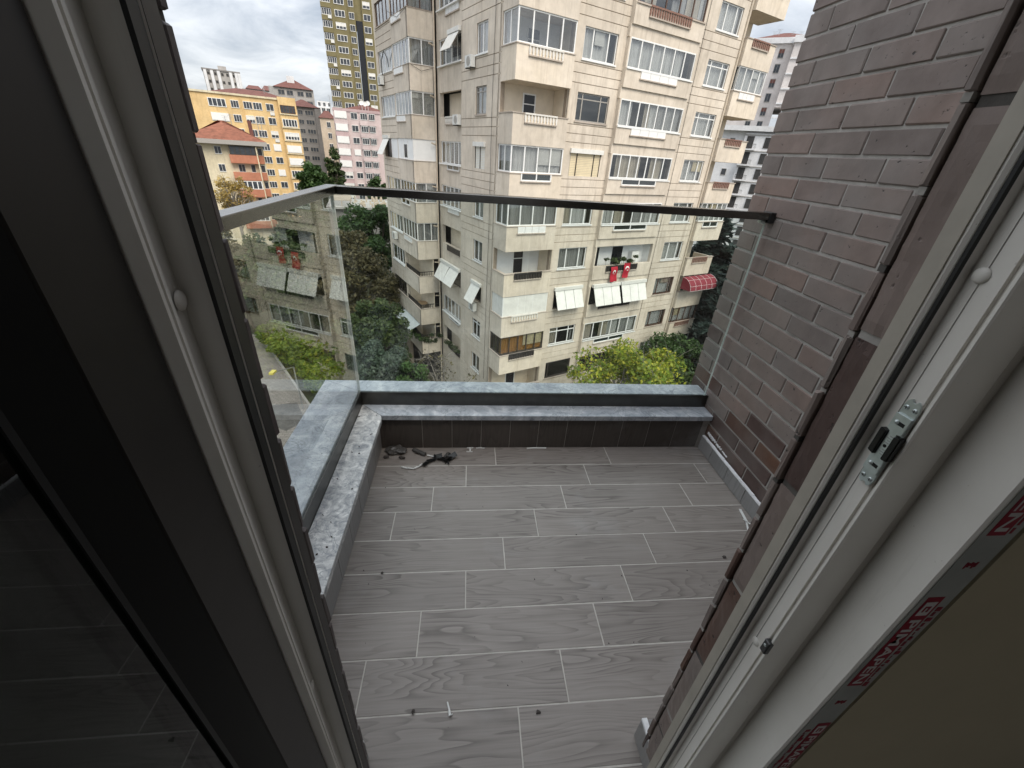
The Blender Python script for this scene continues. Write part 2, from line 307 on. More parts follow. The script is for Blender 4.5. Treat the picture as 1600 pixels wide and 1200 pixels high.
# ------------------------------------------------------------------ mesh helpers
class MB:
    def __init__(s): s.v = []; s.f = []
    def poly(s, *p):
        i = len(s.v); s.v += [tuple(q) for q in p]; s.f.append(tuple(range(i, i+len(p))))
    def box(s, x0, x1, y0, y1, z0, z1):
        if x0 > x1: x0, x1 = x1, x0
        if y0 > y1: y0, y1 = y1, y0
        if z0 > z1: z0, z1 = z1, z0
        i = len(s.v)
        s.v += [(x0, y0, z0), (x1, y0, z0), (x1, y1, z0), (x0, y1, z0), (x0, y0, z1), (x1, y0, z1), (x1, y1, z1), (x0, y1, z1)]
        s.f += [tuple(i+k for k in q) for q in ((0, 3, 2, 1), (4, 5, 6, 7), (0, 1, 5, 4), (1, 2, 6, 5), (2, 3, 7, 6), (3, 0, 4, 7))]
        return s
    def cbox(s, x0, x1, y0, y1, z0, z1, c=.002, jit=0):
        X, Y, Z = (x0, x1), (y0, y1), (z0, z1); i = len(s.v); idx = {}
        for ax in range(3):
            for a in (0, 1):
                for bb in (0, 1):
                    for cc in (0, 1):
                        k = (a, bb, cc); sg = [1 if q == 0 else -1 for q in k]
                        p = [X[a], Y[bb], Z[cc]]
                        for q in range(3):
                            if q != ax: p[q] += sg[q]*c
                        if jit: p = [q+random.uniform(-jit, jit) for q in p]
                        idx[(ax, k)] = len(s.v); s.v.append(tuple(p))
        def quad(keys, n):
            P = [Vector(s.v[idx[k]]) for k in keys]
            nn = (P[1]-P[0]).cross(P[2]-P[0])
            ks = [idx[k] for k in keys]
            if nn.dot(n) < 0: ks.reverse()
            s.f.append(tuple(ks))
        for ax in range(3):
            o = [q for q in range(3) if q != ax]
            for sd_ in (0, 1):
                def key(a, bb):
                    k = [0, 0, 0]; k[ax] = sd_; k[o[0]] = a; k[o[1]] = bb; return (ax, tuple(k))
                n = Vector((0, 0, 0)); n[ax] = 1 if sd_ else -1
                quad([key(0, 0), key(1, 0), key(1, 1), key(0, 1)], n)
            for a in (0, 1):
                for bb in (0, 1):      # edge chamfer along ax between faces o0,o1
                    def key2(fax, t):
                        k = [0, 0, 0]; k[ax] = t; k[o[0]] = a; k[o[1]] = bb; return (fax, tuple(k))
                    n = Vector((0, 0, 0)); n[o[0]] = 1 if a else -1; n[o[1]] = 1 if bb else -1
                    quad([key2(o[0], 0), key2(o[0], 1), key2(o[1], 1), key2(o[1], 0)], n)
        for a in (0, 1):
            for bb in (0, 1):
                for cc in (0, 1):
                    k = (a, bb, cc); P = [idx[(q, k)] for q in range(3)]
                    n = Vector([1 if q else -1 for q in k]); A = [Vector(s.v[q]) for q in P]
                    if (A[1]-A[0]).cross(A[2]-A[0]).dot(n) < 0: P.reverse()
                    s.f.append(tuple(P))
        return s
    def prism(s, pts, z0, z1):          # plan polygon (ccw) extruded upwards
        n = len(pts); i = len(s.v)
        s.v += [(p[0], p[1], z0) for p in pts]+[(p[0], p[1], z1) for p in pts]
        s.f.append(tuple(i+k for k in reversed(range(n)))); s.f.append(tuple(i+n+k for k in range(n)))
        for k in range(n): s.f.append((i+k, i+(k+1) % n, i+n+(k+1) % n, i+n+k))
        return s
    def tube(s, p0, p1, r0, r1=None, n=8):
        r1 = r0 if r1 is None else r1; p0 = Vector(p0); p1 = Vector(p1); d = (p1-p0).normalized()
        a = d.orthogonal().normalized(); bq = d.cross(a); i = len(s.v)
        for p, r in ((p0, r0), (p1, r1)):
            for k in range(n):
                t = 2*math.pi*k/n; s.v.append(tuple(p+a*(r*math.cos(t))+bq*(r*math.sin(t))))
        for k in range(n): s.f.append((i+k, i+(k+1) % n, i+n+(k+1) % n, i+n+k))
        s.f.append(tuple(i+k for k in reversed(range(n)))); s.f.append(tuple(i+n+k for k in range(n)))
        return s
    def path(s, pts, rs, n=7):
        for k in range(len(pts)-1):
            s.tube(pts[k], pts[k+1], rs[k] if hasattr(rs, '__len__') else rs, rs[k+1] if hasattr(rs, '__len__') else rs, n)
        return s
    def dome(s, c, nrm, r, h, n=14, m=4):    # shallow lens cap
        c = Vector(c); nrm = Vector(nrm).normalized(); a = nrm.orthogonal().normalized(); bq = nrm.cross(a); i = len(s.v)
        for j in range(m):
            t = j/m*math.pi/2
            for k in range(n):
                q = 2*math.pi*k/n; s.v.append(tuple(c+(a*math.cos(q)+bq*math.sin(q))*(r*math.cos(t))+nrm*(h*math.sin(t))))
        s.v.append(tuple(c+nrm*h)); top = len(s.v)-1
        for j in range(m-1):
            for k in range(n): s.f.append((i+j*n+k, i+j*n+(k+1) % n, i+(j+1)*n+(k+1) % n, i+(j+1)*n+k))
        for k in range(n): s.f.append((i+(m-1)*n+k, i+(m-1)*n+(k+1) % n, top))
        return s
    def obox(s, c, ax, ay, az, dx, dy, dz):
        c = Vector(c); ax = Vector(ax).normalized()*dx/2; ay = Vector(ay).normalized()*dy/2; az = Vector(az).normalized()*dz/2; i = len(s.v)
        for w in (-1, 1):
            for q in ((-1, -1), (1, -1), (1, 1), (-1, 1)): s.v.append(tuple(c+ax*q[0]+ay*q[1]+az*w))
        s.f += [tuple(i+k for k in q) for q in ((0, 3, 2, 1), (4, 5, 6, 7), (0, 1, 5, 4), (1, 2, 6, 5), (2, 3, 7, 6), (3, 0, 4, 7))]
        return s
    def lean(s, k, zr):                 # the right jamb leans a few millimetres per metre
        s.v = [(p[0]+k*(zr-p[2]), p[1], p[2]) for p in s.v]; return s
    def mesh(s, name):
        me = bpy.data.meshes.new(name); me.from_pydata(s.v, [], s.f); me.update(); return me
    def build(s, name, mat, parent=None, smooth=False, loc=None):
        me = s.mesh(name); me.materials.append(M[mat]); o = bpy.data.objects.new(name, me); COL.objects.link(o)
        if smooth:
            for p in me.polygons: p.use_smooth = True
        if parent: o.parent = parent
        if loc: o.location = loc
        return o
def inst(name, me, parent, loc, rot=None, scale=None):
    o = bpy.data.objects.new(name, me); COL.objects.link(o); o.parent = parent; o.location = loc
    if rot: o.rotation_euler = rot
    if scale: o.scale = scale
    return o
def empty(name, loc=(0, 0, 0), rz=0):
    o = bpy.data.objects.new(name, None); COL.objects.link(o); o.location = loc; o.rotation_euler = (0, 0, rz); o.empty_display_size = .2; return o
def tag(o, label=None, cat=None, group=None, kind=None):
    if label: o['label'] = label
    if cat: o['category'] = cat
    if group: o['group'] = group
    if kind: o['kind'] = kind
    return o

# ================================================================== balcony
XL, XR, YF = -0.4457, 1.315, 1.745         # floor edges: left curb, right skirting, front curb
GX, GY, GX2 = -0.5476, 1.8338, 1.3155      # glass planes
ZM, ZC = 0.2229, 0.2951                    # inner / outer coping level
WX, WY = 1.335, 2.015                      # right brick wall face and its outer corner

floor = MB().box(-.60, 1.50, .20, 1.86, -.25, -.0009).build('balcony_floor', 'grout'); tag(floor, kind='structure')
L_, x0_, st_, y1_ = .6127, .1501, -.1522, 1.6033
tile_mesh = {}
def tile(parent, mat, x0, x1, y0, y1, z0, z1, c=.0012, name='tile'):
    key = (mat, round(x1-x0, 4), round(y1-y0, 4), round(z1-z0, 4))
    if key not in tile_mesh:
        dx, dy, dz = (x1-x0)/2, (y1-y0)/2, (z1-z0)/2
        me = MB().cbox(-dx, dx, -dy, dy, -dz, dz, c).mesh(name); me.materials.append(M[mat]); tile_mesh[key] = me
    o = inst(name, tile_mesh[key], parent, ((x0+x1)/2, (y0+y1)/2, (z0+z1)/2)); return o
g = .0036
for r in range(0, 10):
    ya, yb = y1_-.15*r, (y1_-.15*(r-1) if r else YF+.01)
    xa, xb = XL-.01, XR+.01
    if yb < .44: xa, xb = -.25, .50
    js = sorted(x0_+st_*r+L_*k for k in range(-4, 7))
    edges = [xa]+[j for j in js if xa+.01 < j < xb-.01]+[xb]
    for a, bq in zip(edges, edges[1:]):
        dz = random.uniform(-.0004, .0004)
        tile(floor, 'floor_tile', a+g/2, bq-g/2, ya+g/2, yb-g/2, -.010+dz, dz)

# parapet (front + left) with its coping
par = tag(empty('balcony_parapet', (XL, YF, 0)), 'low balcony parapet with grey veined marble coping and brown tiled inner face', 'parapet')
def P(o): o.parent = par; o.matrix_parent_inverse = Matrix.Translation((-XL, -YF, 0)); return o
pb = MB(); pb.box(-.735, XL-.012, .45, 1.94, -.45, ZM-.031); pb.box(XL-.012, 1.345, YF+.012, 1.94, -.45, ZM-.0315)
pb.box(-.736, -.565, .452, 1.938, ZM-.03, ZC-.031); pb.box(-.565, 1.344, 1.85, 1.937, ZM-.03, ZC-.0315)
P(pb.build('parapet_body', 'mortar'))
def slab(pts, z0, z1, mat, name='coping_slab'):
    bm = bmesh.new(); vs_ = [bm.verts.new((p[0], p[1], z0)) for p in pts]; fc = bm.faces.new(vs_)
    ex = bmesh.ops.extrude_face_region(bm, geom=[fc]); bmesh.ops.translate(bm, verts=[q for q in ex['geom'] if isinstance(q, bmesh.types.BMVert)], vec=(0, 0, z1-z0))
    bmesh.ops.recalc_face_normals(bm, faces=bm.faces)
    bmesh.ops.bevel(bm, geom=[e for e in bm.edges], offset=.0025, segments=2, affect='EDGES', profile=.5)
    me = bpy.data.meshes.new(name); bm.to_mesh(me); bm.free(); me.materials.append(M[mat]); o = bpy.data.objects.new(name, me); COL.objects.link(o); return P(o)
CHI = .008
slab([(-.747, .46), (-.552, .46), (-.552, 1.838), (-.747, 1.949)], ZC-.03, ZC, 'marble')
slab([(-.5505, 1.8405), (1.334, 1.8405), (1.334, 1.949), (-.745, 1.9505)], ZC-.03, ZC-.0005, 'marble')
slab([(-.5385, .46), (-.42, .46), (-.42, 1.700), (-.424, 1.716), (-.4285, 1.7245), (-.5385, 1.823)], ZM-.03, ZM, 'marble_dusty')
slab([(-.4265, 1.7255), (1.3335, 1.7255), (1.3335, 1.825), (-.5365, 1.825)], ZM-.03, ZM-.0006, 'marble')
k = 0; xs = [XL-.01]+[-.232+.1533*i for i in range(0, 12)]
for a, bq in zip(xs, xs[1:]):
    if a > 1.30: break
    P(tile(None, 'curb_tile', a+.0012, min(bq, 1.33)-.0012, YF, YF+.011, .002, ZM-.032))
ys = [YF+.002-.1533*i for i in range(0, 10)]
for bq, a in zip(ys, ys[1:]):
    P(tile(None, 'skirt_tile', XL-.011, XL, a+.0012, bq-.0012, .002, ZM-.032))
P(MB().box(XL-.0125, XL-.0018, .45, YF, 0, ZM-.035).build('grout', 'grout')); P(MB().box(XL, 1.34, YF+.0018, YF+.0115, 0, ZM-.036).build('grout', 'mortar'))

# glass railing
rail = tag(empty('glass_railing', (GX, GY, ZM)), 'frameless glass balustrade with flat grey metal handrail on the parapet', 'railing')
def RP(o, par_=None):
    if par_ is None: o.parent = rail; o.matrix_parent_inverse = Matrix.Translation((-GX, -GY, -ZM))
    return o
ZR, ZT = 1.213, 1.243
rl = RP(MB().cbox(GX-.024, GX+.026, .44, GY+.024, ZR, ZT, .002).build('handrail', 'alu_bronze')); rl['label'] = 'handrail along the left side'
rf = RP(MB().cbox(GX+.0275, 1.3325, GY-.026, GY+.024, ZR, ZT, .002).build('handrail', 'alu_bronze')); rf['label'] = 'handrail along the front'
RP(MB().cbox(1.308, 1.3345, GY-.031, GY+.028, ZR-.012, ZT+.002, .002).build('wall_bracket', 'black_metal'))
RP(MB().cbox(1.285, 1.308, GY-.014, GY+.014, ZR-.014, ZR-.001, .003).tube((1.298, GY-.016, ZR-.012), (1.298, GY+.016, ZR-.012), .006).build('glass_clip', 'zinc'))
pl = RP(MB().box(GX-.005, GX+.005, .45, GY-.006, ZM+.02, ZR-.001).build('glass_pane', 'rail_glass_side'))
pf = RP(MB().box(GX+.006, GX2-.002, GY-.005, GY+.005, ZM+.02, ZR-.001).build('glass_pane', 'rail_glass'))
RP(MB().box(GX-.006, GX+.0055, GY-.0056, GY+.0056, ZM+.02, ZR-.002).build('glass_edge', 'glass_edge'))
RP(MB().box(GX2-.0015, GX2+.001, GY-.0055, GY+.0055, ZM+.02, ZR-.012).build('glass_edge', 'glass_edge'))
ch = MB(); ch.box(GX+.006, GX+.0085, .45, GY-.0085, ZM-.004, ZC+.001); RP(ch.build('glazing_channel', 'alu_channel'))
ch = MB(); ch.box(GX+.006, 1.334, GY-.0085, GY-.006, ZM-.004, ZC+.001); RP(ch.build('glazing_channel', 'alu_channel'))

# right brick wall
bw = tag(empty('brick_side_wall', (WX, .45, 0)), 'tall side wall of grey brown brick with pale mortar right of the balcony', 'wall')
def BP(o): o.parent = bw; o.matrix_parent_inverse = Matrix.Translation((-WX, -.45, 0)); return o
BP(MB().box(WX+.005, WX+.40, .432, WY-.006, -.45, 2.62).build('wall_core', 'mortar'))
VAR = {}
def brick_at(parentf, y0, y1, zt, mat, h=.0715, dep=.03, hd=0):
    Ln = round(y1-y0, 3); v = random.randrange(4) if abs(Ln-.243) < .003 else 0; key = (mat, Ln, v, hd)
    if key not in VAR:
        me = MB().cbox(0, dep if not hd else .11, -Ln/2, Ln/2, -h/2, h/2, .0028, .0015).mesh('brick'); me.materials.append(M[mat]); VAR[key] = me
    o = inst('brick', VAR[key], None, (WX+random.uniform(-.0012, .0012), (y0+y1)/2, zt-h/2)); o.rotation_euler = (random.uniform(-.003, .003), random.uniform(-.004, .004), 0)
    return parentf(o)
for i in range(-9, 23):
    zt = 1.868-.0814*i
    if zt < .06: break
    base = 1.75 if i % 2 == 0 else 1.89
    js = [base-.252*n for n in range(-1, 7)]
    edges = sorted([j for j in js if .47 < j < WY-.02]+[WY+.004, .445])
    for a, bq in zip(edges, edges[1:]):
        lo = max(0, (i-14)/8); red = random.random() < lo*(1.0 if a < 1.65 else .4)
        brick_at(BP, a+.0045, bq-.0045 if bq < WY else bq, zt, 'brick_red' if red else 'brick', hd=1 if bq > WY else 0)
# skirting on the right wall
sk_ = tag(empty('wall_skirting', (XR, YF, 0)), 'grey tile skirting with ragged white top bead at the foot of the brick wall', 'skirting')
def SP(o): o.parent = sk_; o.matrix_parent_inverse = Matrix.Translation((-XR, -YF, 0)); return o
ys = [YF-.006, 1.62, 1.467, 1.315, 1.162, 1.01, .857, .704, .551, .47]
for bq, a in zip(ys, ys[1:]): SP(tile(None, 'skirt_tile', XR, XR+.010, a+.0012, bq-.0012, .002, .088))
SP(MB().box(XR+.006, XR+.0135, .47, YF-.008, 0, .086).build('grout', 'grout'))
bd = MB(); prev = None
n = 60
for i in range(n):
    ya, yb = YF-.012-(YF-.482)*i/n, YF-.012-(YF-.482)*(i+1)/n
    bd.box(XR-.001+random.uniform(-.0015, .001), XR+.013, yb, ya, .088, .0955+random.uniform(-.0015, .0015))
SP(bd.build('top_bead', 'white_trim'))
pt = MB(); rng = random.Random(17)
for q in range(46):
    y = 1.715-.0042*q; w = .016*(1-q/60)*rng.uniform(.5, 1.2); z = .118-.0002*q+rng.uniform(-.003, .003)
    if q in (19, 20, 27, 33, 34): continue
    pt.box(WX-.0035-rng.uniform(0, .003), WX+.003, y-.0025, y+.0022, z-w*.5, z+w*.5)
SP(pt.build('plaster_smear', 'white_trim'))

# facade around the door: brick slips on the outer face and in the reveal
fac = tag(empty('brick_facade', (0, .43, 0)), 'dark brick slips around the balcony door opening, seen edge on', 'wall')
def FP(o): o.parent = fac; o.matrix_parent_inverse = Matrix.Translation((0, -.43, 0)); return o
LEAN = .0105
FP(MB().box(.4795, 1.36, .382, .419, -.3, 2.7).lean(LEAN, .8).build('wall_core', 'mortar_dark')); FP(MB().box(.80, 1.36, .30, .381, -.3, 2.7).build('wall_core', 'mortar_dark'))
FP(MB().box(-1.6, -.2375, .4055, .419, -.3, 2.7).build('wall_core', 'mortar_dark')); FP(MB().box(-1.6, -.52, .30, .405, -.3, 2.7).build('wall_core', 'mortar_dark'))
FP(MB().box(-1.6, 1.36, .30, .4185, 2.365, 2.69).build('lintel', 'mortar_dark'))
for i in range(-8, 23):
    zt = 1.868-.0795*i
    if zt < .10: break
    if zt > 2.36: continue
    h = .0725
    j = random.uniform(-.0018, .0018); xx = .4676+LEAN*(.8-(zt-h/2))+j
    ln = .24 if i % 2 else .118
    me_ = 'brick_red' if (i > 9 and random.random() < .45) else 'brick'
    FP(MB().cbox(0, ln, 0, .0105, -h/2, h/2, .0022, .0012).build('brick', me_, loc=(xx, .4205, zt-h/2)))
    FP(MB().box(xx+.0035+random.uniform(-.0015, .001), xx+.11, .4207, .4295, zt-.0795-.0004, zt-h+.0005).build('mortar_joint', 'mortar' if random.random() < .6 else 'mortar_dark'))
    xx = -.2306+random.uniform(-.002, .002); o = MB().cbox(-ln, 0, 0, .0105, -h/2, h/2, .002, .0008).build('brick', 'brick_jamb', loc=(xx, .4205, zt-h/2)); FP(o)
    o = MB().cbox(-.012, 0, 0, .0135, -h/2, h/2, .002, .0009).build('brick', 'brick_jamb', loc=(xx-.003, .4055, zt-h/2)); FP(o)
    FP(MB().box(xx-.11, xx-.004, .4207, .4295, zt-.0795, zt-h+.0005).build('mortar_joint', 'mortar_dark'))
zs_ = [.05, .205, .29, .536, .768, 1.003, 1.24, 1.47, 1.705, 1.94, 2.175, 2.355]
for q, (za, zb) in enumerate(zip(zs_, zs_[1:])):
    h = zb-za-.010; zc = (za+zb)/2; xx = .4692+LEAN*(.8-zc)+random.uniform(-.0012, .0012)
    bm = bmesh.new(); bmesh.ops.create_grid(bm, x_segments=5, y_segments=16, size=.5)
    for v_ in bm.verts:
        y_, z_ = v_.co.x*.0445, v_.co.y*h; edge = max(abs(v_.co.x), abs(v_.co.y)) > .49
        v_.co = Vector(((.0018 if edge else 0)+random.uniform(-.0007, .0007), y_, z_))
    ex = bmesh.ops.extrude_face_region(bm, geom=list(bm.faces)); bmesh.ops.translate(bm, verts=[v_ for v_ in ex['geom'] if isinstance(v_, bmesh.types.BMVert)], vec=(.012, 0, 0)); bmesh.ops.recalc_face_normals(bm, faces=bm.faces)
    me = bpy.data.meshes.new('brick'); bm.to_mesh(me); bm.free(); me.materials.append(M['brick_red' if q in (3, 5) else 'brick']); o = inst('brick', me, None, (xx, .3945, zc)); o.rotation_euler = (0, -math.atan(LEAN), 0); FP(o)
    FP(MB().box(xx+.002, xx+.012, .373, .4165, zb-.0055, zb+.0055).build('mortar_joint', 'mortar' if q % 2 else 'mortar_dark'))
# returns of the tile skirting at the door
rs = tag(empty('door_skirting', (.48, .45, 0)), 'short grey tile skirting with white top at the right door jamb', 'skirting')
o = MB().cbox(.4775, .4895, .375, .466, .001, .092, .0012).build('tile', 'skirt_tile'); o.parent = rs; o.matrix_parent_inverse = Matrix.Translation((-.48, -.45, 0))
o = MB().box(.4788, .493, .376, .4665, .0922, .1005).build('top_bead', 'white_trim'); o.parent = rs; o.matrix_parent_inverse = Matrix.Translation((-.48, -.45, 0))
o = MB().cbox(.491, 1.312, .4445, .4655, .001, .092, .0012).build('tile', 'skirt_tile'); o.parent = rs; o.matrix_parent_inverse = Matrix.Translation((-.48, -.45, 0))
ls = tag(empty('door_skirting', (-.24, .45, 0)), 'small tile skirting end with white top at the left door jamb', 'skirting')
o = MB().cbox(-.44, -.246, .4325, .466, .001, .092, .0012).build('tile', 'skirt_tile'); o.parent = ls; o.matrix_parent_inverse = Matrix.Translation((.24, -.45, 0))
o = MB().box(-.44, -.2475, .4335, .4655, .0922, .1005).build('top_bead', 'white_trim'); o.parent = ls; o.matrix_parent_inverse = Matrix.Translation((.24, -.45, 0))

# ------------------------------------------------------------------ door frame, leaf, room
df = tag(empty('door_frame', (0, .36, 0)), 'white plastic balcony door frame with steel latch plate and printed film', 'door frame')
def DP(o, p=None):
    if p is None: o.parent = df; o.matrix_parent_inverse = Matrix.Translation((0, -.36, 0))
    else: o.parent = p
    return o
ZB, ZTOP = -.02, 2.36
prof = [(.463, .379), (.463, .3575), (.4655, .3545), (.4800, .3487), (.4757, .3165), (.4790, .3160), (.4785, .3120), (.4752, .3115), (.4745, .3080), (.4762, .3065), (.5130, .3005), (.5185, .3035), (.5235, .3000), (.5050, .2345), (.5070, .2323), (.76, .2323), (.76, .379)]
YF2, K2 = .2323, .2323/.244
DP(MB().prism(prof, ZB, ZTOP).lean(LEAN, .8).build('jamb', 'pvc'))
DP(MB().box(.4666, .4712, .3500, .3536, ZB, ZTOP).lean(LEAN, .8).build('gasket', 'gasket'))
DP(MB().box(.4612, .4629, .3600, .3785, ZB, ZTOP).lean(LEAN, .8).build('edge_trim', 'lip_beige'))
DP(MB().box(.4775, .4781, .3352, .3357, ZB, ZTOP).lean(LEAN, .8).build('seam', 'grey_frame'))
lp = [(-.222, .404), (-.222, .386), (-.2245, .3845), (-.2505, .3720), (-.2455, .3455), (-.2405, .3445), (-.2400, .3405), (-.2425, .3390), (-.2400, .3375), (-.2400, .3340), (-.251, .3285), (-.50, .328), (-.50, .404)]
DP(MB().prism(lp[::-1], ZB, ZTOP).build('jamb', 'pvc'))
DP(MB().box(-.2225, -.2265, .3715, .3838, ZB, ZTOP).build('gasket', 'gasket'))
DP(MB().box(-.2225, -.2215, .3862, .4035, ZB, ZTOP).build('gasket', 'sash_foil'))
DP(MB().box(-.50, .76, .30, .38, 2.24, ZTOP).build('head', 'pvc')); DP(MB().box(-.50, .76, .25, .372, -.03, .012).build('threshold', 'pvc'))
lx = lambda x, z: x+LEAN*(.8-z)
# round plugs
for (y, z) in ((.3370, 1.331), (.3316, .7286)):
    DP(MB().dome((lx(.4771, z), y, z), (-1, 0, 0), .0075, .0028, 18, 4).build('plug_cap', 'pvc', smooth=True))
for (y, z) in ((.3700, 1.2729), (.3625, .6264)):
    DP(MB().dome((-.2466, y-.008, z), (1, .15, 0), .0090, .0040, 18, 4).build('plug_cap', 'pvc', smooth=True))
# latch plate on the rebate (local frame: a = across (y), z = up, thickness towards -x)
zc_ = 1.1446; xp = lx(.4757, zc_)
def latch_plate():
    def outline(pts, th, xoff, name, mat, parent=None, bev=.0004):
        bm = bmesh.new(); vs2 = [bm.verts.new((xoff, p[0], p[1])) for p in pts]; fc = bm.faces.new(vs2)
        ex = bmesh.ops.extrude_face_region(bm, geom=[fc]); bmesh.ops.translate(bm, verts=[q for q in ex['geom'] if isinstance(q, bmesh.types.BMVert)], vec=(-th, 0, 0))
        bmesh.ops.recalc_face_normals(bm, faces=bm.faces); bmesh.ops.bevel(bm, geom=list(bm.edges), offset=bev, segments=2, affect='EDGES')
        me = bpy.data.meshes.new(name); bm.to_mesh(me); bm.free(); me.materials.append(M[mat]); o = bpy.data.objects.new(name, me); COL.objects.link(o); return o
    hw = .0088; yc = .3232
    base = outline([(yc+a, zc_+z) for a, z in ((-hw, -.048), (-.007, -.055), (-.0035, -.058), (-.0015, -.0545), (.0015, -.0545), (.0035, -.058), (.007, -.055), (hw, -.048), (hw, .048), (.007, .055), (.0035, .058), (.0015, .0545), (-.0015, .0545), (-.0035, .058), (-.007, .055), (-hw, .048))], .0022, xp-.0002, 'latch_plate', 'zinc')
    DP(base)
    up = outline([(yc+a, zc_+z) for a, z in ((-hw, -.0385), (hw, -.0385), (hw, -.018), (.0045, -.016), (.0045, .016), (hw, .018), (hw, .0385), (-hw, .0385), (-hw, .018), (-.0045, .016), (-.0045, -.016), (-hw, -.018))], .0028, xp-.0024, 'raised_bridge', 'zinc')
    up.parent = base
    for sgn in (-1, 1):
        o = outline([(yc+sgn*a, zc_+z) for a, z in ((.0048, -.017), (.0125, -.0155), (.0125, .0165), (.0048, .015))], .0075, xp-.0010, 'black_insert', 'black_plastic', bev=.001); o.parent = base
    for dy in (-.0045, .0045):
        for dz in (-.0480, .0470):
            s_ = MB().dome((xp-.0025, yc+dy, zc_+dz), (-1, 0, 0), .0030, .0009, 12, 3).build('screw', 'zinc', base, smooth=True)
            x_ = xp-.0035
            MB().box(x_, x_+.0006, yc+dy-.0018, yc+dy+.0018, zc_+dz-.0004, zc_+dz+.0004).box(x_-.0001, x_+.0005, yc+dy-.0004, yc+dy+.0004, zc_+dz-.0018, zc_+dz+.0018).build('cross_slot', 'screw_dark', s_)
    for dz in (-.0285, .0285):
        MB().box(xp-.0053, xp-.0050, yc-.0060, yc+.0035, zc_+dz-.0022, zc_+dz+.0022).build('adjusting_slot', 'gasket', base)
        MB().dome((xp-.0051, yc+.0030, zc_+dz+.0003), (-1, 0, 0), .0028, .0022, 12, 3).build('screw', 'zinc', base, smooth=True)
    MB().tube((xp-.0050, yc, zc_-.002), (xp-.0054, yc, zc_-.002), .0020, .0020, 12).build('centre_hole', 'gasket', base)
    for q in range(9):   # stamped marks
        z = zc_-.013+.0030*q
        if abs(z-zc_+.002) < .003: continue
        MB().box(xp-.0056, xp-.0051, yc-.0028, yc+.0006+.0022*(q % 2), z, z+.0009).build('stamp_mark', 'galv', base)
latch_plate()
lk = DP(MB().cbox(lx(.4685, .75), lx(.4775, .75), .3060, .3170, .739, .767, .0015).build('catch_block', 'screw_dark'))
MB().dome((lx(.4683, .75), .3115, .757), (-1, 0, 0), .0028, .001, 12, 3).build('screw', 'zinc', lk)
# printed protective film on the room side of the jamb
zf0, zf1 = .35, 1.75
fl = DP(MB().box(.5090, .578*K2, YF2-.0008, YF2-.0002, zf0, zf1).lean(LEAN, .8).build('protective_film', 'film'))
DP(MB().box(.5785*K2, 1.6, YF2-.0035, YF2-.0003, ZB, ZTOP).lean(LEAN, .8).build('casing', 'brown_wall'))
def film_print(ztop, zbot, x0, x1, flip=False):
    ztop, zbot = CAMZ-(CAMZ-ztop)*K2, CAMZ-(CAMZ-zbot)*K2; x0, x1 = x0*K2, x1*K2; L = ztop-zbot; y = YF2-.0012
    def fr(t, u): # t 0..1 down the print, u 0..1 across to the right
        z = ztop-L*t; return (lx(x0+(x1-x0)*u, z), z)
    m = MB()
    def rect(t0, t1, u0_, u1_, yy):
        a, b2, c, d = fr(t0, u0_), fr(t0, u1_), fr(t1, u1_), fr(t1, u0_); i = len(m.v)
        for q in (a, b2, c, d): m.v.append((q[0], yy, q[1]))
        for q in (a, b2, c, d): m.v.append((q[0], yy+.0002, q[1]))
        m.f += [tuple(i+k for k in q) for q in ((3, 2, 1, 0), (4, 5, 6, 7), (0, 1, 5, 4), (1, 2, 6, 5), (2, 3, 7, 6), (3, 0, 4, 7))]
    ua, ub = (0, .64) if not flip else (.36, 1.0)
    rect(0, 1, ua, ub, y)
    m.build('printed_mark', 'film_red', fl); m.__init__()
    va, vb = (.71, 1.0) if not flip else (0, .29)
    rng = random.Random(int(ztop*1000)); t = .10
    while t < .97:
        w = rng.uniform(.02, .06); rect(t, t+w, va+rng.uniform(0, .06), vb-rng.uniform(0, .22), y); t += w+rng.uniform(.008, .02)
    m.build('printed_mark', 'film_red', fl); m.__init__()
    # white ring logo and the lettering
    def text(s, t0, size):
        cu = bpy.data.curves.new('lettering', 'FONT'); cu.body = s; cu.size = 1; cu.extrude = 0; cu.offset = .02; cu.space_character = 1.0
        to = bpy.data.objects.new('lettering', cu); COL.objects.link(to); bpy.context.view_layer.update()
        me = bpy.data.meshes.new_from_object(to.evaluated_get(bpy.context.evaluated_depsgraph_get())); bpy.data.objects.remove(to)
        xs_ = [v.co.x for v in me.vertices]; ys_ = [v.co.y for v in me.vertices]
        w, h = max(xs_)-min(xs_), max(ys_)-min(ys_); xm, ym = min(xs_), min(ys_)
        for v in me.vertices:
            t = t0+(v.co.x-xm)/w*size; u = ua+(ub-ua)*(.18+.66*(v.co.y-ym)/h); p = fr(t, u); v.co = (p[0], y-.0003, p[1])
        me.materials.append(M['film_grey']); o = bpy.data.objects.new('lettering', me); COL.objects.link(o); o.parent = fl
    text('PIMAPEN', .22, .75)
    rect(.045, .175, ua+(ub-ua)*.16, ua+(ub-ua)*.84, y-.0003); m.build('logo_square', 'film_grey', fl); m.__init__()
    rect(.085, .10, ua+(ub-ua)*.32, ua+(ub-ua)*.68, y-.0005); rect(.10, .14, ua+(ub-ua)*.56, ua+(ub-ua)*.68, y-.0005); rect(.10, .14, ua+(ub-ua)*.32, ua+(ub-ua)*.42, y-.0005); m.build('logo_mark', 'film_red', fl); m.__init__()
film_print(.982, .775, .541, .576)
film_print(1.30, 1.088, .541, .576)
film_print(.655, .45, .541, .576, True)
m = MB()
for z in (1.058, .758, .48):
    for k in range(5): m.box(lx(.523+.003*k, z), lx(.5252+.003*k, z), YF2-.0013, YF2-.0010, z-.006+.002*(k % 3), z+.004-.0015*(k % 2))
m.build('printed_emblem', 'film_red', fl)

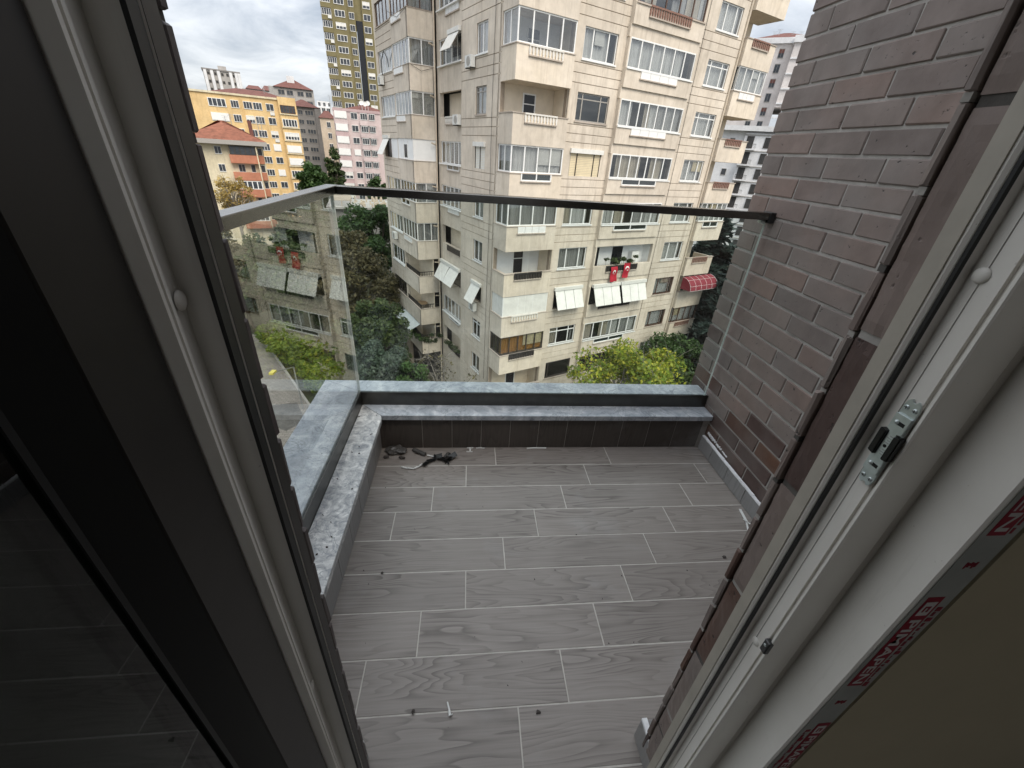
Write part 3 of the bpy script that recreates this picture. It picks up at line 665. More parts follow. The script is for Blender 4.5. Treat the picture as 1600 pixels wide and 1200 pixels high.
# open door leaf on the left (folded inwards, outer side towards us)
dl = tag(empty('door_leaf', (-.30, .33, 0)), 'dark brown glazed balcony door leaf folded open at the left', 'door')
def LP(o): o.parent = dl; o.matrix_parent_inverse = Matrix.Translation((.30, -.33, 0)); return o
YS, YE = .3283, -.42
st = MB(); st.cbox(-.322, -.2495, .2548, YS, .04, 2.22, .003); st.cbox(-.322, -.2495, YE, YE+.08, .04, 2.22, .003); st.cbox(-.322, -.2495, YE+.08, .2548, .04, .13, .003); st.cbox(-.322, -.2495, YE+.08, .2548, 2.14, 2.22, .003)
LP(st.build('leaf_frame', 'sash_foil'))
LP(MB().prism([(-.2495, .2543), (-.2715, .2212), (-.287, .215), (-.287, .2543)], .125, 2.145).build('glazing_bead', 'sash_bead'))
LP(MB().box(-.2715, -.2695, .2175, .2225, .13, 2.14).build('gasket', 'gasket'))
LP(MB().box(-.289, -.274, YE+.07, .235, .125, 2.145).build('glass_pane', 'door_glass'))
LP(MB().box(-.321, -.317, YE+.07, .24, .125, 2.145).build('back_panel', 'sash_foil'))
# the dark room behind the camera
rm = MB(); X0, X1, Y0, Y1, Z0, Z1 = -2.2, 2.4, -4.2, .297, -.03, 2.55
rm.poly((X0, Y0, Z0), (X0, Y1, Z0), (X0, Y1, Z1), (X0, Y0, Z1)); rm.poly((X1, Y0, Z0), (X1, Y0, Z1), (X1, Y1, Z1), (X1, Y1, Z0))
for (a, c, e, f) in ((X0, -1.1, Z0, Z1), (1.3, X1, Z0, Z1), (-1.1, 1.3, Z0, .9), (-1.1, 1.3, 2.3, Z1)): rm.poly((a, Y0, e), (a, Y0, f), (c, Y0, f), (c, Y0, e))   # unseen window opening in the far wall, added to let daylight into the room
tag(rm.build('room_walls', 'room_wall'), kind='structure')
tag(MB().box(X0, X1, Y0, Y1-.05, -.25, Z0).build('room_floor', 'room_floor'), kind='structure')
tag(MB().box(X0-.2, X1+.2, Y0-.2, .43, Z1, Z1+.25).build('room_ceiling', 'room_wall'), kind='structure')
wl = MB(); wl.box(X0, -.49, .05, .2975, Z0, Z1); wl.box(.765, X1, .2475, .2975, Z0, Z1); wl.box(-.49, .765, .20, .2975, 2.30, Z1); wl.box(-.49, -.34, .10, .327, Z0, Z1)
tag(wl.build('room_front_wall', 'room_wall'), kind='structure')

# ------------------------------------------------------------------ rubbish on the floor
def crumple(name, mat, cx, cy, r, h, label, cat, sx=1, seed=1):
    rng = random.Random(seed); bm = bmesh.new(); bmesh.ops.create_icosphere(bm, subdivisions=3, radius=1)
    off = [Vector((rng.uniform(-1, 1), rng.uniform(-1, 1), rng.uniform(-1, 1))) for _ in range(14)]
    for v in bm.verts:
        d = sum(.22*math.sin(5*v.co.dot(q)+i) for i, q in enumerate(off))*.35+rng.uniform(-.07, .07); v.co *= 1+d
        v.co = Vector((v.co.x*r*sx, v.co.y*r, max(0, v.co.z*.5+.5)*h))
    me = bpy.data.meshes.new(name); bm.to_mesh(me); bm.free(); me.materials.append(M[mat]); o = bpy.data.objects.new(name, me); COL.objects.link(o); o.location = (cx, cy, .001)
    return tag(o, label, cat)
crumple('plastic_bag', 'grey_plastic', -.365, 1.708, .030, .034, 'crumpled grey plastic sheet in the dark parapet corner', 'plastic', 1.5, 3)
crumple('rubble_piece', 'clay_bit', -.41, 1.668, .010, .010, 'dark rubble crumb beside the grey plastic sheet in the corner', 'rubble', 1.4, 5)
crumple('rubble_piece', 'clay_bit', -.33, 1.66, .011, .012, 'dark rubble lump in front of the crumpled grey plastic sheet', 'rubble', 1.2, 6)
crumple('foil_scrap', 'grey_plastic', -.095, 1.668, .018, .02, 'small crumpled grey foil lying on the black tape strip', 'plastic', 1.1, 8)
t = MB(); rng = random.Random(4)
pp = [(-.215, 1.598), (-.20, 1.625), (-.165, 1.65), (-.13, 1.655), (-.11, 1.635), (-.085, 1.648), (-.06, 1.665)]
for (a, bq) in zip(pp, pp[1:]):
    z = rng.uniform(.004, .022); t.obox(((a[0]+bq[0])/2, (a[1]+bq[1])/2, z), (bq[0]-a[0], bq[1]-a[1], rng.uniform(-.01, .01)), (a[1]-bq[1], bq[0]-a[0], rng.uniform(-.02, .02)), (0, 0, 1), .044, .026, .0015)
for q in range(7): t.obox((-.13+rng.uniform(-.04, .05), 1.64+rng.uniform(-.02, .02), rng.uniform(.006, .03)), (rng.uniform(-1, 1), rng.uniform(-1, 1), rng.uniform(-.4, .4)), (rng.uniform(-1, 1), 1, 0), (0, .3, 1), .035, .02, .0015)
tag(t.build('tape_strip', 'black_plastic'), 'twisted strip of black tape on the balcony floor by the front parapet', 'tape')
tag(MB().path([(-.325, 1.592, .004), (-.295, 1.581, .005), (-.262, 1.578, .005), (-.24, 1.590, .006), (-.222, 1.607, .009)], .0045, 8).build('cable_offcut', 'white_plastic', smooth=True), 'bent white cable offcut beside the black tape', 'cable')
tag(MB().path([(-.205, 1.680, .005), (-.175, 1.668, .006), (-.15, 1.67, .009)], .0035, 7).build('cable_offcut', 'white_plastic'), 'thin white cable scrap behind the black tape', 'cable')
tag(MB().tube((-.275, 1.715, .012), (-.215, 1.678, .012), .011, .011, 14).tube((-.283, 1.72, .012), (-.275, 1.715, .012), .007, .007, 10).build('cardboard_tube', 'grey_plastic'), 'short grey tube lying beside the crumpled plastic sheet', 'tube')
tag(MB().box(.0, .034, 1.737, 1.742, 0, .006).box(.013, .021, 1.712, 1.737, 0, .005).box(-.002, .03, 1.708, 1.7115, 0, .005).build('plastic_clip', 'white_plastic'), 'small white I shaped plastic clip at the foot of the front parapet', 'clip')
tag(MB().tube((.05, 1.738, .004), (.095, 1.7365, .004), .0035, .003, 7).tube((.06, 1.735, .008), (.08, 1.737, .008), .003).build('plaster_stick', 'white_plastic'), 'short white stick next to the I shaped clip', 'stick')
tag(MB().path([(.325, 1.731, .005), (.36, 1.735, .005), (.432, 1.734, .005)], .0045, 7).build('plaster_stick', 'white_plastic'), 'long white stick against the front parapet tiles', 'stick')
tag(MB().obox((1.282, 1.235, .006), (-.02, -.07, .01), (1, -.3, 0), (0, 0, 1), .085, .011, .004).obox((1.262, 1.168, .005), (-.03, -.07, .0), (1, -.4, 0), (0, 0, 1), .07, .007, .003).obox((1.275, 1.19, .010), (.01, -.07, .02), (1, 0, 0), (0, 0, 1), .05, .006, .002).build('plastic_splinter', 'white_plastic'), 'broken white plastic splinter by the right skirting', 'splinter')
tag(MB().path([(-.047, .575, .004), (-.041, .556, .005), (-.038, .541, .004)], [.0022, .0028, .0045], 7).tube((-.038, .541, .004), (-.031, .545, .006), .002, .001).build('plaster_stick', 'white_plastic'), 'tiny pale screw shaped chip on the near floor tiles', 'chip')
crumple('dirt_chip', 'clay_bit', -.143, .558, .006, .007, 'dark chip on the near floor joint left of the pale chip', 'chip', .7, 11)
crumple('dirt_chip', 'clay_bit', 1.067, 1.02, .0065, .005, 'dark three cornered chip on the tiles near the brick jamb', 'chip', 1.2, 12)
crumple('dirt_chip', 'clay_bit', .215, .535, .0045, .003, 'small dark speck on the joint right of the pale chip', 'chip', 1.5, 14)
crumple('dirt_chip', 'clay_bit', -.31, 1.005, .0045, .004, 'small dark speck beside the left curb', 'chip', 1, 15)
cr = MB(); rng = random.Random(9)
for q in range(38):
    x, y, s_ = rng.uniform(-.42, 1.28), rng.uniform(.5, 1.72), rng.uniform(.0008, .0028); cr.obox((x, y, s_*.4), (rng.uniform(-1, 1), 1, 0), (1, rng.uniform(-1, 1), 0.1), (0, 0, 1), s_*2, s_, s_)
for q in range(14):
    cr.obox((-.50+rng.uniform(-.03, .06), rng.uniform(.9, 1.75), ZM+.002), (1, rng.uniform(-1, 1), 0), (rng.uniform(-1, 1), 1, 0), (0, 0, 1), rng.uniform(.003, .008), .004, .003)
tag(cr.build('grit', 'clay_bit'), 'dark grit scattered over the balcony', 'grit', kind='stuff')

# ================================================================== cream apartment block opposite
AZR = rad(64.6)
B0 = Vector((25.1*math.sin(rad(4.9)), 25.1*math.cos(rad(4.9)), 0))
GZ = -18.5
apt = tag(empty('apartment_building', (B0.x, B0.y, GZ), math.pi/2-AZR), 'large cream apartment block with grooved walls and wrap around corner balconies', 'building')
# local x runs along the right facade, local y along the left facade, local z measured from the ground
S = lambda k: 5.97-2.8*k-GZ
class Face:
    def __init__(s, kind, off): s.kind, s.off = kind, off
    def bx(s, m, u0, u1, w0, w1, z0, z1):
        if s.kind == 'R': m.box(u0, u1, s.off-w1, s.off-w0, z0, z1)
        else: m.box(s.off-w1, s.off-w0, u0, u1, z0, z1)
    def pt(s, u, w, z): return (u, s.off-w, z) if s.kind == 'R' else (s.off-w, u, z)
FR0, FR3, FL0, FLA, FAR = Face('R', 0), Face('R', .3), Face('L', 0), Face('L', -1.8), Face('R', 10.7)
WRNG = random.Random(21)
def curtain(F, u0, u1, w, z0, z1, mat, parent, amp=.03):
    n = max(6, int((u1-u0)/.07)); m = MB()
    for k in range(n+1):
        u = u0+(u1-u0)*k/n; ww = w+amp*math.sin(k*1.9)+WRNG.uniform(-.01, .01)
        m.v += [F.pt(u, ww, z0), F.pt(u, ww, z1)]
    for k in range(n): m.f.append((2*k, 2*k+2, 2*k+3, 2*k+1))
    return m.build('curtain', mat, parent)
def window(F, u0, u1, z0, z1, n=3, fm='white_frame', cur='mix', transom=0, w=-.10, sill=True, fr=.065, glassm='window_glass', ratios=None):
    m = MB(); a, c = w-.03, w+.03
    F.bx(m, u0, u1, a, c, z1-fr, z1); F.bx(m, u0, u1, a, c, z0, z0+fr); F.bx(m, u0, u0+fr, a, c, z0+fr, z1-fr); F.bx(m, u1-fr, u1, a, c, z0+fr, z1-fr)
    zt = z1-(z1-z0)*transom if transom else z1-fr
    if transom: F.bx(m, u0+fr, u1-fr, a, c, zt-fr*.4, zt+fr*.4)
    cuts = ratios or [k/n for k in range(1, n)]
    for q in cuts:
        u = u0+(u1-u0)*q; F.bx(m, u-fr*.55, u+fr*.55, a+.003, c-.003, z0+fr, z1-fr)
    o = m.build('window', fm, apt)
    p = MB(); F.bx(p, u0+fr*.5, u1-fr*.5, w-.008, w, z0+fr*.5, z1-fr*.5); p.build('pane', glassm, o)
    if cur:
        if cur == 'mix':
            q = WRNG.random(); uc = u0+.05; i = 0; mats = ['curtain', 'curtain', 'curtain_grey', 'curtain_warm']
            while uc < u1-.1:
                wd = min(u1-.05-uc, WRNG.uniform(.5, 1.3)); 
                if WRNG.random() < .72: curtain(F, uc, uc+wd-.02, w-.16-.02*(i % 2), z0+.05, z1-.04, WRNG.choice(mats), o)
                uc += wd; i += 1
        elif cur == 'blind':
            bl = MB(); z = z0+.05
            while z < z1-.1: F.bx(bl, u0+.06, u1-.06, w-.14, w-.12, z, z+.05); z += .068
            bl.build('slat_blind', 'blind', o)
        else: curtain(F, u0+.05, u1-.05, w-.16, z0+.05, z1-.04, cur, o)
    if cur and WRNG.random() < .28 and u1-u0 > 1.6:
        ua_ = u0+(u1-u0)*WRNG.choice((0.02, .34, .52)); ub_ = min(u1-.06, ua_+(u1-u0)*WRNG.choice((.3, .45))); rb_ = MB(); F.bx(rb_, ua_+.04, ub_, w-.075, w-.06, z1-(z1-z0)*WRNG.uniform(.3, .7), z1-.05); rb_.build('roller_blind', WRNG.choice(('blind', 'curtain_warm', 'blind_cream')), o)
    if sill:
        sm = MB(); F.bx(sm, u0-.06, u1+.06, w-.03, .06, z0-.07, z0); sm.build('sill', 'white_frame' if fm == 'white_frame' else 'ledge', o)
    return o
def shutter(F, u0, u1, z0, z1, mat='blind', w=-.05, split=(.5,), fm='dark_frame'):
    m = MB(); F.bx(m, u0, u1, w-.02, w, z0, z1); o = m.build('roller_shutter', mat, apt)
    b2 = MB(); F.bx(b2, u0-.08, u1+.08, w, w+.18, z1-.02, z1+.22); b2.build('shutter_box', 'blind', o)
    f = MB()
    for q in (0,)+tuple(split)+(1,):
        u = u0+(u1-u0)*q; F.bx(f, u-.03, u+.03, w, w+.03, z0, z1-.02)
    F.bx(f, u0-.03, u1+.03, w, w+.03, z0-.05, z0); f.build('frame', fm, o)
    s2 = MB(); z = z0+.08
    while z < z1-.08: F.bx(s2, u0+.03, u1-.03, w, w+.005, z, z+.012); z += .09
    s2.build('slat_line', 'blind_cream' if mat != 'blind_cream' else 'ledge', o); return o
def awning(F, u0, u1, z0, z1, tilt=.45, mat='blind', n=2):
    """roller shutter pushed out at the bottom"""
    b2 = MB(); F.bx(b2, u0-.06, u1+.06, -.05, .16, z1-.02, z1+.20); o = b2.build('tilted_shutter', 'blind', apt)
    m = MB(); ln = (z1-z0)*.98
    for k in range(n):
        a = u0+(u1-u0)*k/n+.015; c = u0+(u1-u0)*(k+1)/n-.015
        zt, zb = z1-.03, z1-.03-ln*math.cos(tilt); wt, wb = .10, .10+ln*math.sin(tilt)
        q = [F.pt(a, wt, zt), F.pt(c, wt, zt), F.pt(c, wb, zb), F.pt(a, wb, zb)]; q2 = [F.pt(a, wt-.025, zt-.01), F.pt(c, wt-.025, zt-.01), F.pt(c, wb-.025, zb-.01), F.pt(a, wb-.025, zb-.01)]
        i = len(m.v); m.v += q+q2; m.f += [tuple(i+x for x in y) for y in ((0, 1, 2, 3), (7, 6, 5, 4), (0, 4, 5, 1), (1, 5, 6, 2), (2, 6, 7, 3), (3, 7, 4, 0))]
    m.build('shutter_panel', mat, o)
    arm = MB()
    for u in (u0+.03, u1-.03): arm.tube(F.pt(u, -.02, z0+.25), F.pt(u, wb-.03, zb+.02), .014, .014, 5)
    arm.build('arm', 'iron', o)
    r = MB(); F.bx(r, u0+.02, u1-.02, -.22, -.20, z0, z1); r.build('pane', 'black_glass', o)
    return o
def ac_unit(F, u, z, w=.0, wid=.78, h=.55):
    m = MB(); F.bx(m, u, u+wid, w+.06, w+.34, z, z+h); o = m.build('air_conditioner', 'ac_white', apt)
    g_ = MB(); c = F.pt(u+wid*.4, w+.345, z+h*.5); nn = Vector(F.pt(0, 1, 0))-Vector(F.pt(0, 0, 0))
    g_.tube(c, Vector(c)+nn*.012, h*.40, h*.40, 18); g_.build('fan_grille', 'grey_frame', o)
    k = MB(); F.bx(k, u+.08, u+.12, w, w+.34, z-.05, z); F.bx(k, u+wid-.12, u+wid-.08, w, w+.34, z-.05, z); k.build('bracket', 'iron', o); return o
def insert(F, u0, u1, zt, mat, kind='bal', h=.42, parent=None, w=0):
    """decorative panel let into the top of a parapet"""
    e = MB(); F.bx(e, u0-.05, u1+.05, w, w+.09, zt-h-.06, zt-h); o = e.build('parapet_insert', 'ledge', apt)
    if kind == 'bal':
        bk = MB(); F.bx(bk, u0, u1, w+.004, w+.008, zt-h, zt-.04); bk.build('recess', 'balcony_room' if mat == 'baluster_white' else 'dark_frame' if mat == 'iron' else 'ledge', o)
        m = MB(); n = max(4, int((u1-u0)/.19))
        for k in range(n+1):
            u = u0+(u1-u0)*k/n; zc = zt-h/2
            for (za, zb, hw) in ((zt-h, zt-h*.75, .035), (zt-h*.75, zt-h*.3, .055), (zt-h*.3, zt-.04, .03)): F.bx(m, u-hw, u+hw, w+.01, w+.06, za, zb)
        F.bx(m, u0-.04, u1+.04, w+.005, w+.075, zt-.06, zt+.015); m.build('balusters', mat, o)
    elif kind == 'win':
        p = MB(); F.bx(p, u0, u1, w+.003, w+.012, zt-h, zt-.02); p.build('pane', 'window_dim', o)
        m = MB()
        for u in [u0+(u1-u0)*k/2 for k in range(3)]: F.bx(m, u-.035, u+.035, w+.005, w+.05, zt-h, zt-.02)
        F.bx(m, u0, u1, w+.005, w+.05, zt-h, zt-h+.07); m.build('frame', 'white_frame', o)
    else:
        m = MB(); n = 4
        for k in range(n): F.bx(m, u0+(u1-u0)*k/n+.012, u0+(u1-u0)*(k+1)/n-.012, w+.003, w+.05, zt-h, zt-.03)
        m.build('panel', 'white_frame', o)
    return o
KS = range(-3, 8)
ZTOPB = S(-4)+.6
# --- wall bodies: piers, spandrels with grooves
def grooved(F, u0, u1, z0, z1, m, w=0, th=.28, zs=()):
    """wall strip whose face has horizontal grooves at the heights zs"""
    cuts = [z0]+sorted(z for z in zs if z0+.1 < z < z1-.1)+[z1]
    for a, c in zip(cuts, cuts[1:]):
        F.bx(m, u0, u1, w-.03, w, a+(.018 if a != z0 else 0), c-(.018 if c != z1 else 0))
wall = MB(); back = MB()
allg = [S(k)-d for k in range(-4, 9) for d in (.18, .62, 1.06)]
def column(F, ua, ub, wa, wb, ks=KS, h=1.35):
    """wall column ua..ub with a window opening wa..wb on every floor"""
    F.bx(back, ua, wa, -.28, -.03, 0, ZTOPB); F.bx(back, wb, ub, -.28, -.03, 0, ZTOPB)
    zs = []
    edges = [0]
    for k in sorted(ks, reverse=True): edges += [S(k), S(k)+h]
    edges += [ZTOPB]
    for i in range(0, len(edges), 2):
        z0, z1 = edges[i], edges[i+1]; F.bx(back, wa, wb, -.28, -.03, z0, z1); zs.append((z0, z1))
    # face plates: spandrel zone runs the full width with grooves, piers are plain
    lo = 0
    for z0, z1 in zs:
        grooved(F, ua, ub, z0, z1, wall, zs=allg)
    for k in ks:
        F.bx(wall, ua, wa, -.03, 0, S(k), S(k)+h); F.bx(wall, wb, ub, -.03, 0, S(k), S(k)+h)
def column_fix(): pass
column(FR3, 3.55, 7.2, 4.25, 6.6)
column(FR3, 12.9, 17.1, 14.3, 16.5)
# left wall: s=0
column(FL0, 1.5, 6.45, 3.05, 4.40)
# bay B on the right facade (proud) : openings 7.2..12.9
for k in KS:
    s = S(k)
    FR0.bx(wall, 7.2, 12.9, -.30, 0, s-.92, s); FR0.bx(wall, 7.15, 12.95, -.30, -.10, s-1.45, s-.92)
    FR0.bx(wall, 7.2, 7.30, -.30, -.06, s, s+1.35); FR0.bx(wall, 12.80, 12.9, -.30, -.06, s, s+1.35)
FR0.bx(wall, 7.15, 12.95, -.30, -.10, 0, S(7)-1.45)
# recess on the left facade t 6.45..10.7
for k in KS:
    s = S(k); FL0.bx(wall, 6.45, 10.7, -.40, -.12, s-1.42, s)
FL0.bx(wall, 10.25, 10.7, -.40, -.125, 0, ZTOPB); FL0.bx(wall, 6.45, 10.25, -.40, -.12, 0, S(7)-1.42)
FL0.bx(wall, 6.40, 6.46, -.40, -.031, 0, ZTOPB)
# block A : left face s=-1.8, t 10.7..18.4 ; right face t=10.7
for k in KS:
    s = S(k)
    grooved(FLA, 14.35, 18.4, s-1.45, s, wall, zs=allg)
    FLA.bx(wall, 10.72, 14.35, -.28, .0, s-1.42, s); FAR.bx(wall, -1.8, -.02, -.28, 0, s-1.42, s)
    FLA.bx(wall, 18.0, 18.4, -.03, 0, s, s+1.35); FLA.bx(wall, 14.28, 14.42, -.28, -.03, s, s+1.38)
FLA.bx(back, 14.35, 18.4, -.28, -.031, 0, S(7)-1.45)
for k in KS: FLA.bx(back, 14.35, 18.4, -.28, -.031, S(k)-1.45, S(k)-.005)
FLA.bx(back, 18.0, 18.4, -.28, -.031, 0, ZTOPB)
# end balcony return wall
for k in KS: wall.box(17.1, 17.25, .3, 3.2, S(k)-1.42, S(k)+1.38)
# corner balcony slabs and parapets
for k in KS:
    s = S(k); nm = MB()
    nm.box(0, 3.55, 0, .16, s-1.42, s); nm.box(0, .16, .16, 1.5, s-1.42, s); nm.box(.16, 3.55, .16, 1.6, s-1.42, s-1.15)
    o = nm.build('balcony', 'cream_light' if k % 2 == 0 else 'cream', apt)
    lg = MB(); lg.box(-.04, 3.59, -.04, .20, s, s+.045); lg.box(-.04, .20, .20, 1.52, s, s+.045); lg.build('ledge', 'ledge', o)
    nm = MB(); nm.box(17.25, 20.5, .05, .20, s-1.42, s); nm.box(17.25, 17.40, .20, 1.9, s-1.42, s); nm.box(17.40, 20.5, .20, 1.9, s-1.42, s-1.18); nm.box(20.36, 20.5, .2, 1.9, s-1.18, s)
    o = nm.build('balcony', 'cream_light', apt); lg = MB(); lg.box(17.21, 20.54, .0, .24, s, s+.045); lg.box(17.21, 17.44, .24, 1.9, s, s+.045); lg.build('ledge', 'ledge', o)
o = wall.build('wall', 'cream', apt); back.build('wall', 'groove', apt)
# inner core: dark rooms, plus the body that closes the block
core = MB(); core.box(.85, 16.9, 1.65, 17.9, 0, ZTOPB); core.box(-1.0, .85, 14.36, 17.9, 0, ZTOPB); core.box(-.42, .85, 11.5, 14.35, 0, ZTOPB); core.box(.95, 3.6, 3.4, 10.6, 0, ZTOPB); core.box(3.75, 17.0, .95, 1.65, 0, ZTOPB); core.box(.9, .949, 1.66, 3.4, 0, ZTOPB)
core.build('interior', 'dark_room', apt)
cl = MB(); cl.box(3.551, 3.70, .3, 1.65, 0, ZTOPB); cl.box(.0, .85, 1.6, 1.75, 0, ZTOPB); cl.box(.85, 3.56, 1.6, 1.645, 0, ZTOPB); cl.box(-1.8, 17.1, 18.4, 18.6, 0, ZTOPB); cl.box(16.95, 17.1, .31, 18.4, 0, ZTOPB)
cl.box(17.1, 20.0, 1.95, 2.1, 0, ZTOPB); cl.box(18.6, 20.0, 1.94, 12, 0, ZTOPB)
cl.build('wall', 'balcony_room', apt)
MB().box(-1.9, 20.5, -.1, 18.5, ZTOPB, ZTOPB+.3).build('roof', 'ledge', apt)
# --- fittings floor by floor
def corner(k, style):
    s = S(k); z0, z1 = s+.045, s+1.38
    if style in ('glass', 'curt', 'dark', 'amber', 'shut'):
        fm = {'amber': 'dark_frame'}.get(style, 'white_frame'); cu = {'glass': None, 'curt': 'curtain', 'dark': 'curtain_grey', 'amber': 'mix', 'shut': None}[style]
        if style == 'shut':
            for F, a, c, n in ((FR0, .06, 3.5, 3), (FL0, .06, 1.48, 2)):
                m = MB()
                for i in range(n): F.bx(m, a+(c-a)*i/n+.02, a+(c-a)*(i+1)/n-.02, -.10, -.05, z0+.03, z1-.02)
                q = m.build('shutter_panel', 'blind', apt); f = MB(); F.bx(f, a-.03, c+.03, -.11, -.055, z0, z1); f.build('frame', 'white_frame', q)
        else:
            gm = 'window_glass'
            window(FR0, .04, 3.52, z0, z1, 4 if style != 'amber' else 5, fm, cu if style != 'amber' else 'curtain_amber', sill=False, w=-.08, glassm=gm)
            window(FL0, .06, 1.48, z0, z1, 2 if style != 'amber' else 3, fm, cu if style != 'amber' else None, sill=False, w=-.08, glassm=gm)
    room = 'balcony_white' if style in ('openw', 'glass') else 'balcony_room'
    if style in ('open', 'openw', 'glass'):
        bk = MB(); bk.box(.17, 3.54, 1.575, 1.598, s-1.1, s+1.38); o = bk.build('balcony_back_wall', room, apt)
        dm = MB(); dm.box(1.55, 2.25, 1.55, 1.574, s-1.1, s+1.0); dm.build('door', 'black_glass' if style != 'glass' else 'far_pane', o)
        fm_ = MB(); fm_.box(1.48, 1.55, 1.53, 1.573, s-1.1, s+1.07); fm_.box(2.25, 2.32, 1.53, 1.573, s-1.1, s+1.07); fm_.box(1.55, 2.25, 1.53, 1.573, s+1.0, s+1.07); fm_.box(1.55, 2.25, 1.54, 1.5735, s+.55, s+.60); fm_.build('door_frame', 'white_frame', o)
    ins = {0: ('baluster_white', 'bal'), 1: ('baluster_white', 'bal'), 2: ('', 'win'), 3: ('', 'panel'), 4: ('iron', 'bal'), 5: ('baluster_white', 'bal'), 6: ('iron', 'bal')}.get(k, ('baluster_white', 'bal'))
    insert(FR0, .75, 2.75, s+.04, ins[0], ins[1], .40, w=.0)
CST = {-3: 'curt', -2: 'curt', -1: 'curt', 0: 'glass', 1: 'open', 2: 'curt', 3: 'dark', 4: 'openw', 5: 'shut', 6: 'amber', 7: 'open'}
for k in KS: corner(k, CST[k])
for k in KS:
    s = S(k); zt = s+1.35
    # W1
    if k == 2: shutter(FR3, 4.25, 6.6, s, zt-.12, 'blind_cream', split=(.22, .78))
    elif k == 5: awning(FR3, 4.25, 6.6, s, zt, .42, 'blind', 3)
    elif k == 1: window(FR3, 4.25, 6.6, s, zt, 3, 'grey_frame', None, .22, ratios=[.18, .75], glassm='window_dim')
    elif k == 7: window(FR3, 4.25, 6.6, s, zt-.05, 3, 'dark_frame', None, 0, ratios=[.12], glassm='window_dim')
    elif k == 6: window(FR3, 4.25, 6.6, s, zt, 3, 'white_frame', 'mix', .25, ratios=[.3, .75])
    else: window(FR3, 4.25, 6.6, s, zt, 3, 'white_frame', 'mix' if k != 4 else 'curtain_grey', 0, ratios=[.28, .74])
    # W2
    if k in (5, 6): window(FR3, 14.3, 16.5, s, zt, 3, 'brown_frame', 'curtain', 0, ratios=[.2, .8])
    elif k in (0, 1): window(FR3, 14.3, 16.5, s, zt, 3, 'white_frame', 'curtain', .22, ratios=[.2, .72])
    else: window(FR3, 14.3, 16.5, s, zt, 3, 'white_frame', 'curtain', 0, ratios=[.3, .75])
    # bay B
    if k == -1: window(FR0, 7.3, 12.8, s, zt, 5, 'brown_frame', 'mix', 0, w=-.12); insert(FR0, 8.3, 11.6, s, 'baluster_brown', 'bal', .45)
    elif k == 4:
        bk = MB(); FR0.bx(bk, 7.3, 12.8, -1.0, -.93, s-1.0, zt+.1); FR0.bx(bk, 7.25, 7.3, -.93, -.3, s-1.0, zt); FR0.bx(bk, 12.8, 12.85, -.93, -.3, s-1.0, zt); o = bk.build('balcony_back_wall', 'balcony_white', apt)
        d = MB(); FR0.bx(d, 7.5, 8.3, -.92, -.9, s-1, s+1.1); FR0.bx(d, 9.6, 10.6, -.92, -.9, s-1, s+1.1); d.build('door', 'black_glass', o)
        wc = MB(); FR0.bx(wc, 11.3, 12.0, -.9, -.55, s-1, s+.75); wc.build('cupboard', 'white_frame', o); insert(FR0, 8.4, 11.4, s, 'iron', 'bal', .40)
    elif k == 5: awning(FR0, 7.45, 9.95, s, zt, .42, 'blind', 3); awning(FR0, 10.15, 12.7, s, zt, .40, 'blind', 3); insert(FR0, 8.3, 11.4, s, 'iron', 'bal', .36)
    elif k == 7: window(FR0, 7.35, 8.7, s, zt, 2, 'brown_frame', None, 0, w=-.12, glassm='window_dim'); window(FR0, 9.6, 12.6, s, zt, 3, 'brown_frame', 'mix', 0, w=-.12)
    else:
        window(FR0, 7.3, 12.8, s, zt, 7 if k in (1, 2) else 6, 'white_frame', 'mix', 0, w=-.12); insert(FR0, 8.4, 11.5, s, '', {0: 'panel', 1: 'panel', 2: 'win', 3: 'win', 6: 'win'}.get(k, 'panel'), .40)
    # window column on the left wall
    if k == 2: shutter(FL0, 3.05, 4.40, s, zt-.15, 'blind', split=(.5,))
    elif k == 5: awning(FL0, 3.05, 4.40, s-.1, zt-.15, .5, 'blind', 1); ac_unit(FL0, 3.55, s-.72, 0)
    else: window(FL0, 3.05, 4.40, s, zt, 2, 'grey_frame' if k == 1 else 'white_frame', 'mix' if k != 4 else 'curtain_grey', .2 if k in (1, 6) else 0)
    if k == 0: ac_unit(FL0, 4.45, s-.55, 0)
    # recess
    z1 = s+1.38
    if k in (1, 4, 7):
        bk = MB(); FL0.bx(bk, 6.46, 10.25, -.90, -.84, s-1.0, z1); o = bk.build('balcony_back_wall', 'balcony_room', apt)
        d = MB(); FL0.bx(d, 6.9, 7.6, -.83, -.80, s-1.0, s+1.0); d.build('door', 'black_glass', o); insert(FL0, 6.9, 9.2, s, 'baluster_white' if k == 1 else 'iron', 'bal', .42, w=-.12)
        if k == 1: ac_unit(FL0, 6.5, s-.50, -.10)
    elif k == 5: awning(FL0, 6.6, 8.3, s, z1-.05, .55, 'blind', 1); awning(FL0, 8.4, 10.2, s, z1-.05, .5, 'blind', 1)
    elif k == 0:
        window(FL0, 6.5, 10.2, s, z1, 4, 'white_frame', 'mix', 0, w=-.2); awning(FL0, 6.6, 8.2, s+.3, z1, .6, 'blind', 1)
    else: window(FL0, 6.5, 10.2, s, z1, 5, 'white_frame', 'mix', 0, w=-.2); insert(FL0, 7.0, 9.0, s, '', 'win' if k in (2, 6) else 'panel', .38, w=-.12)
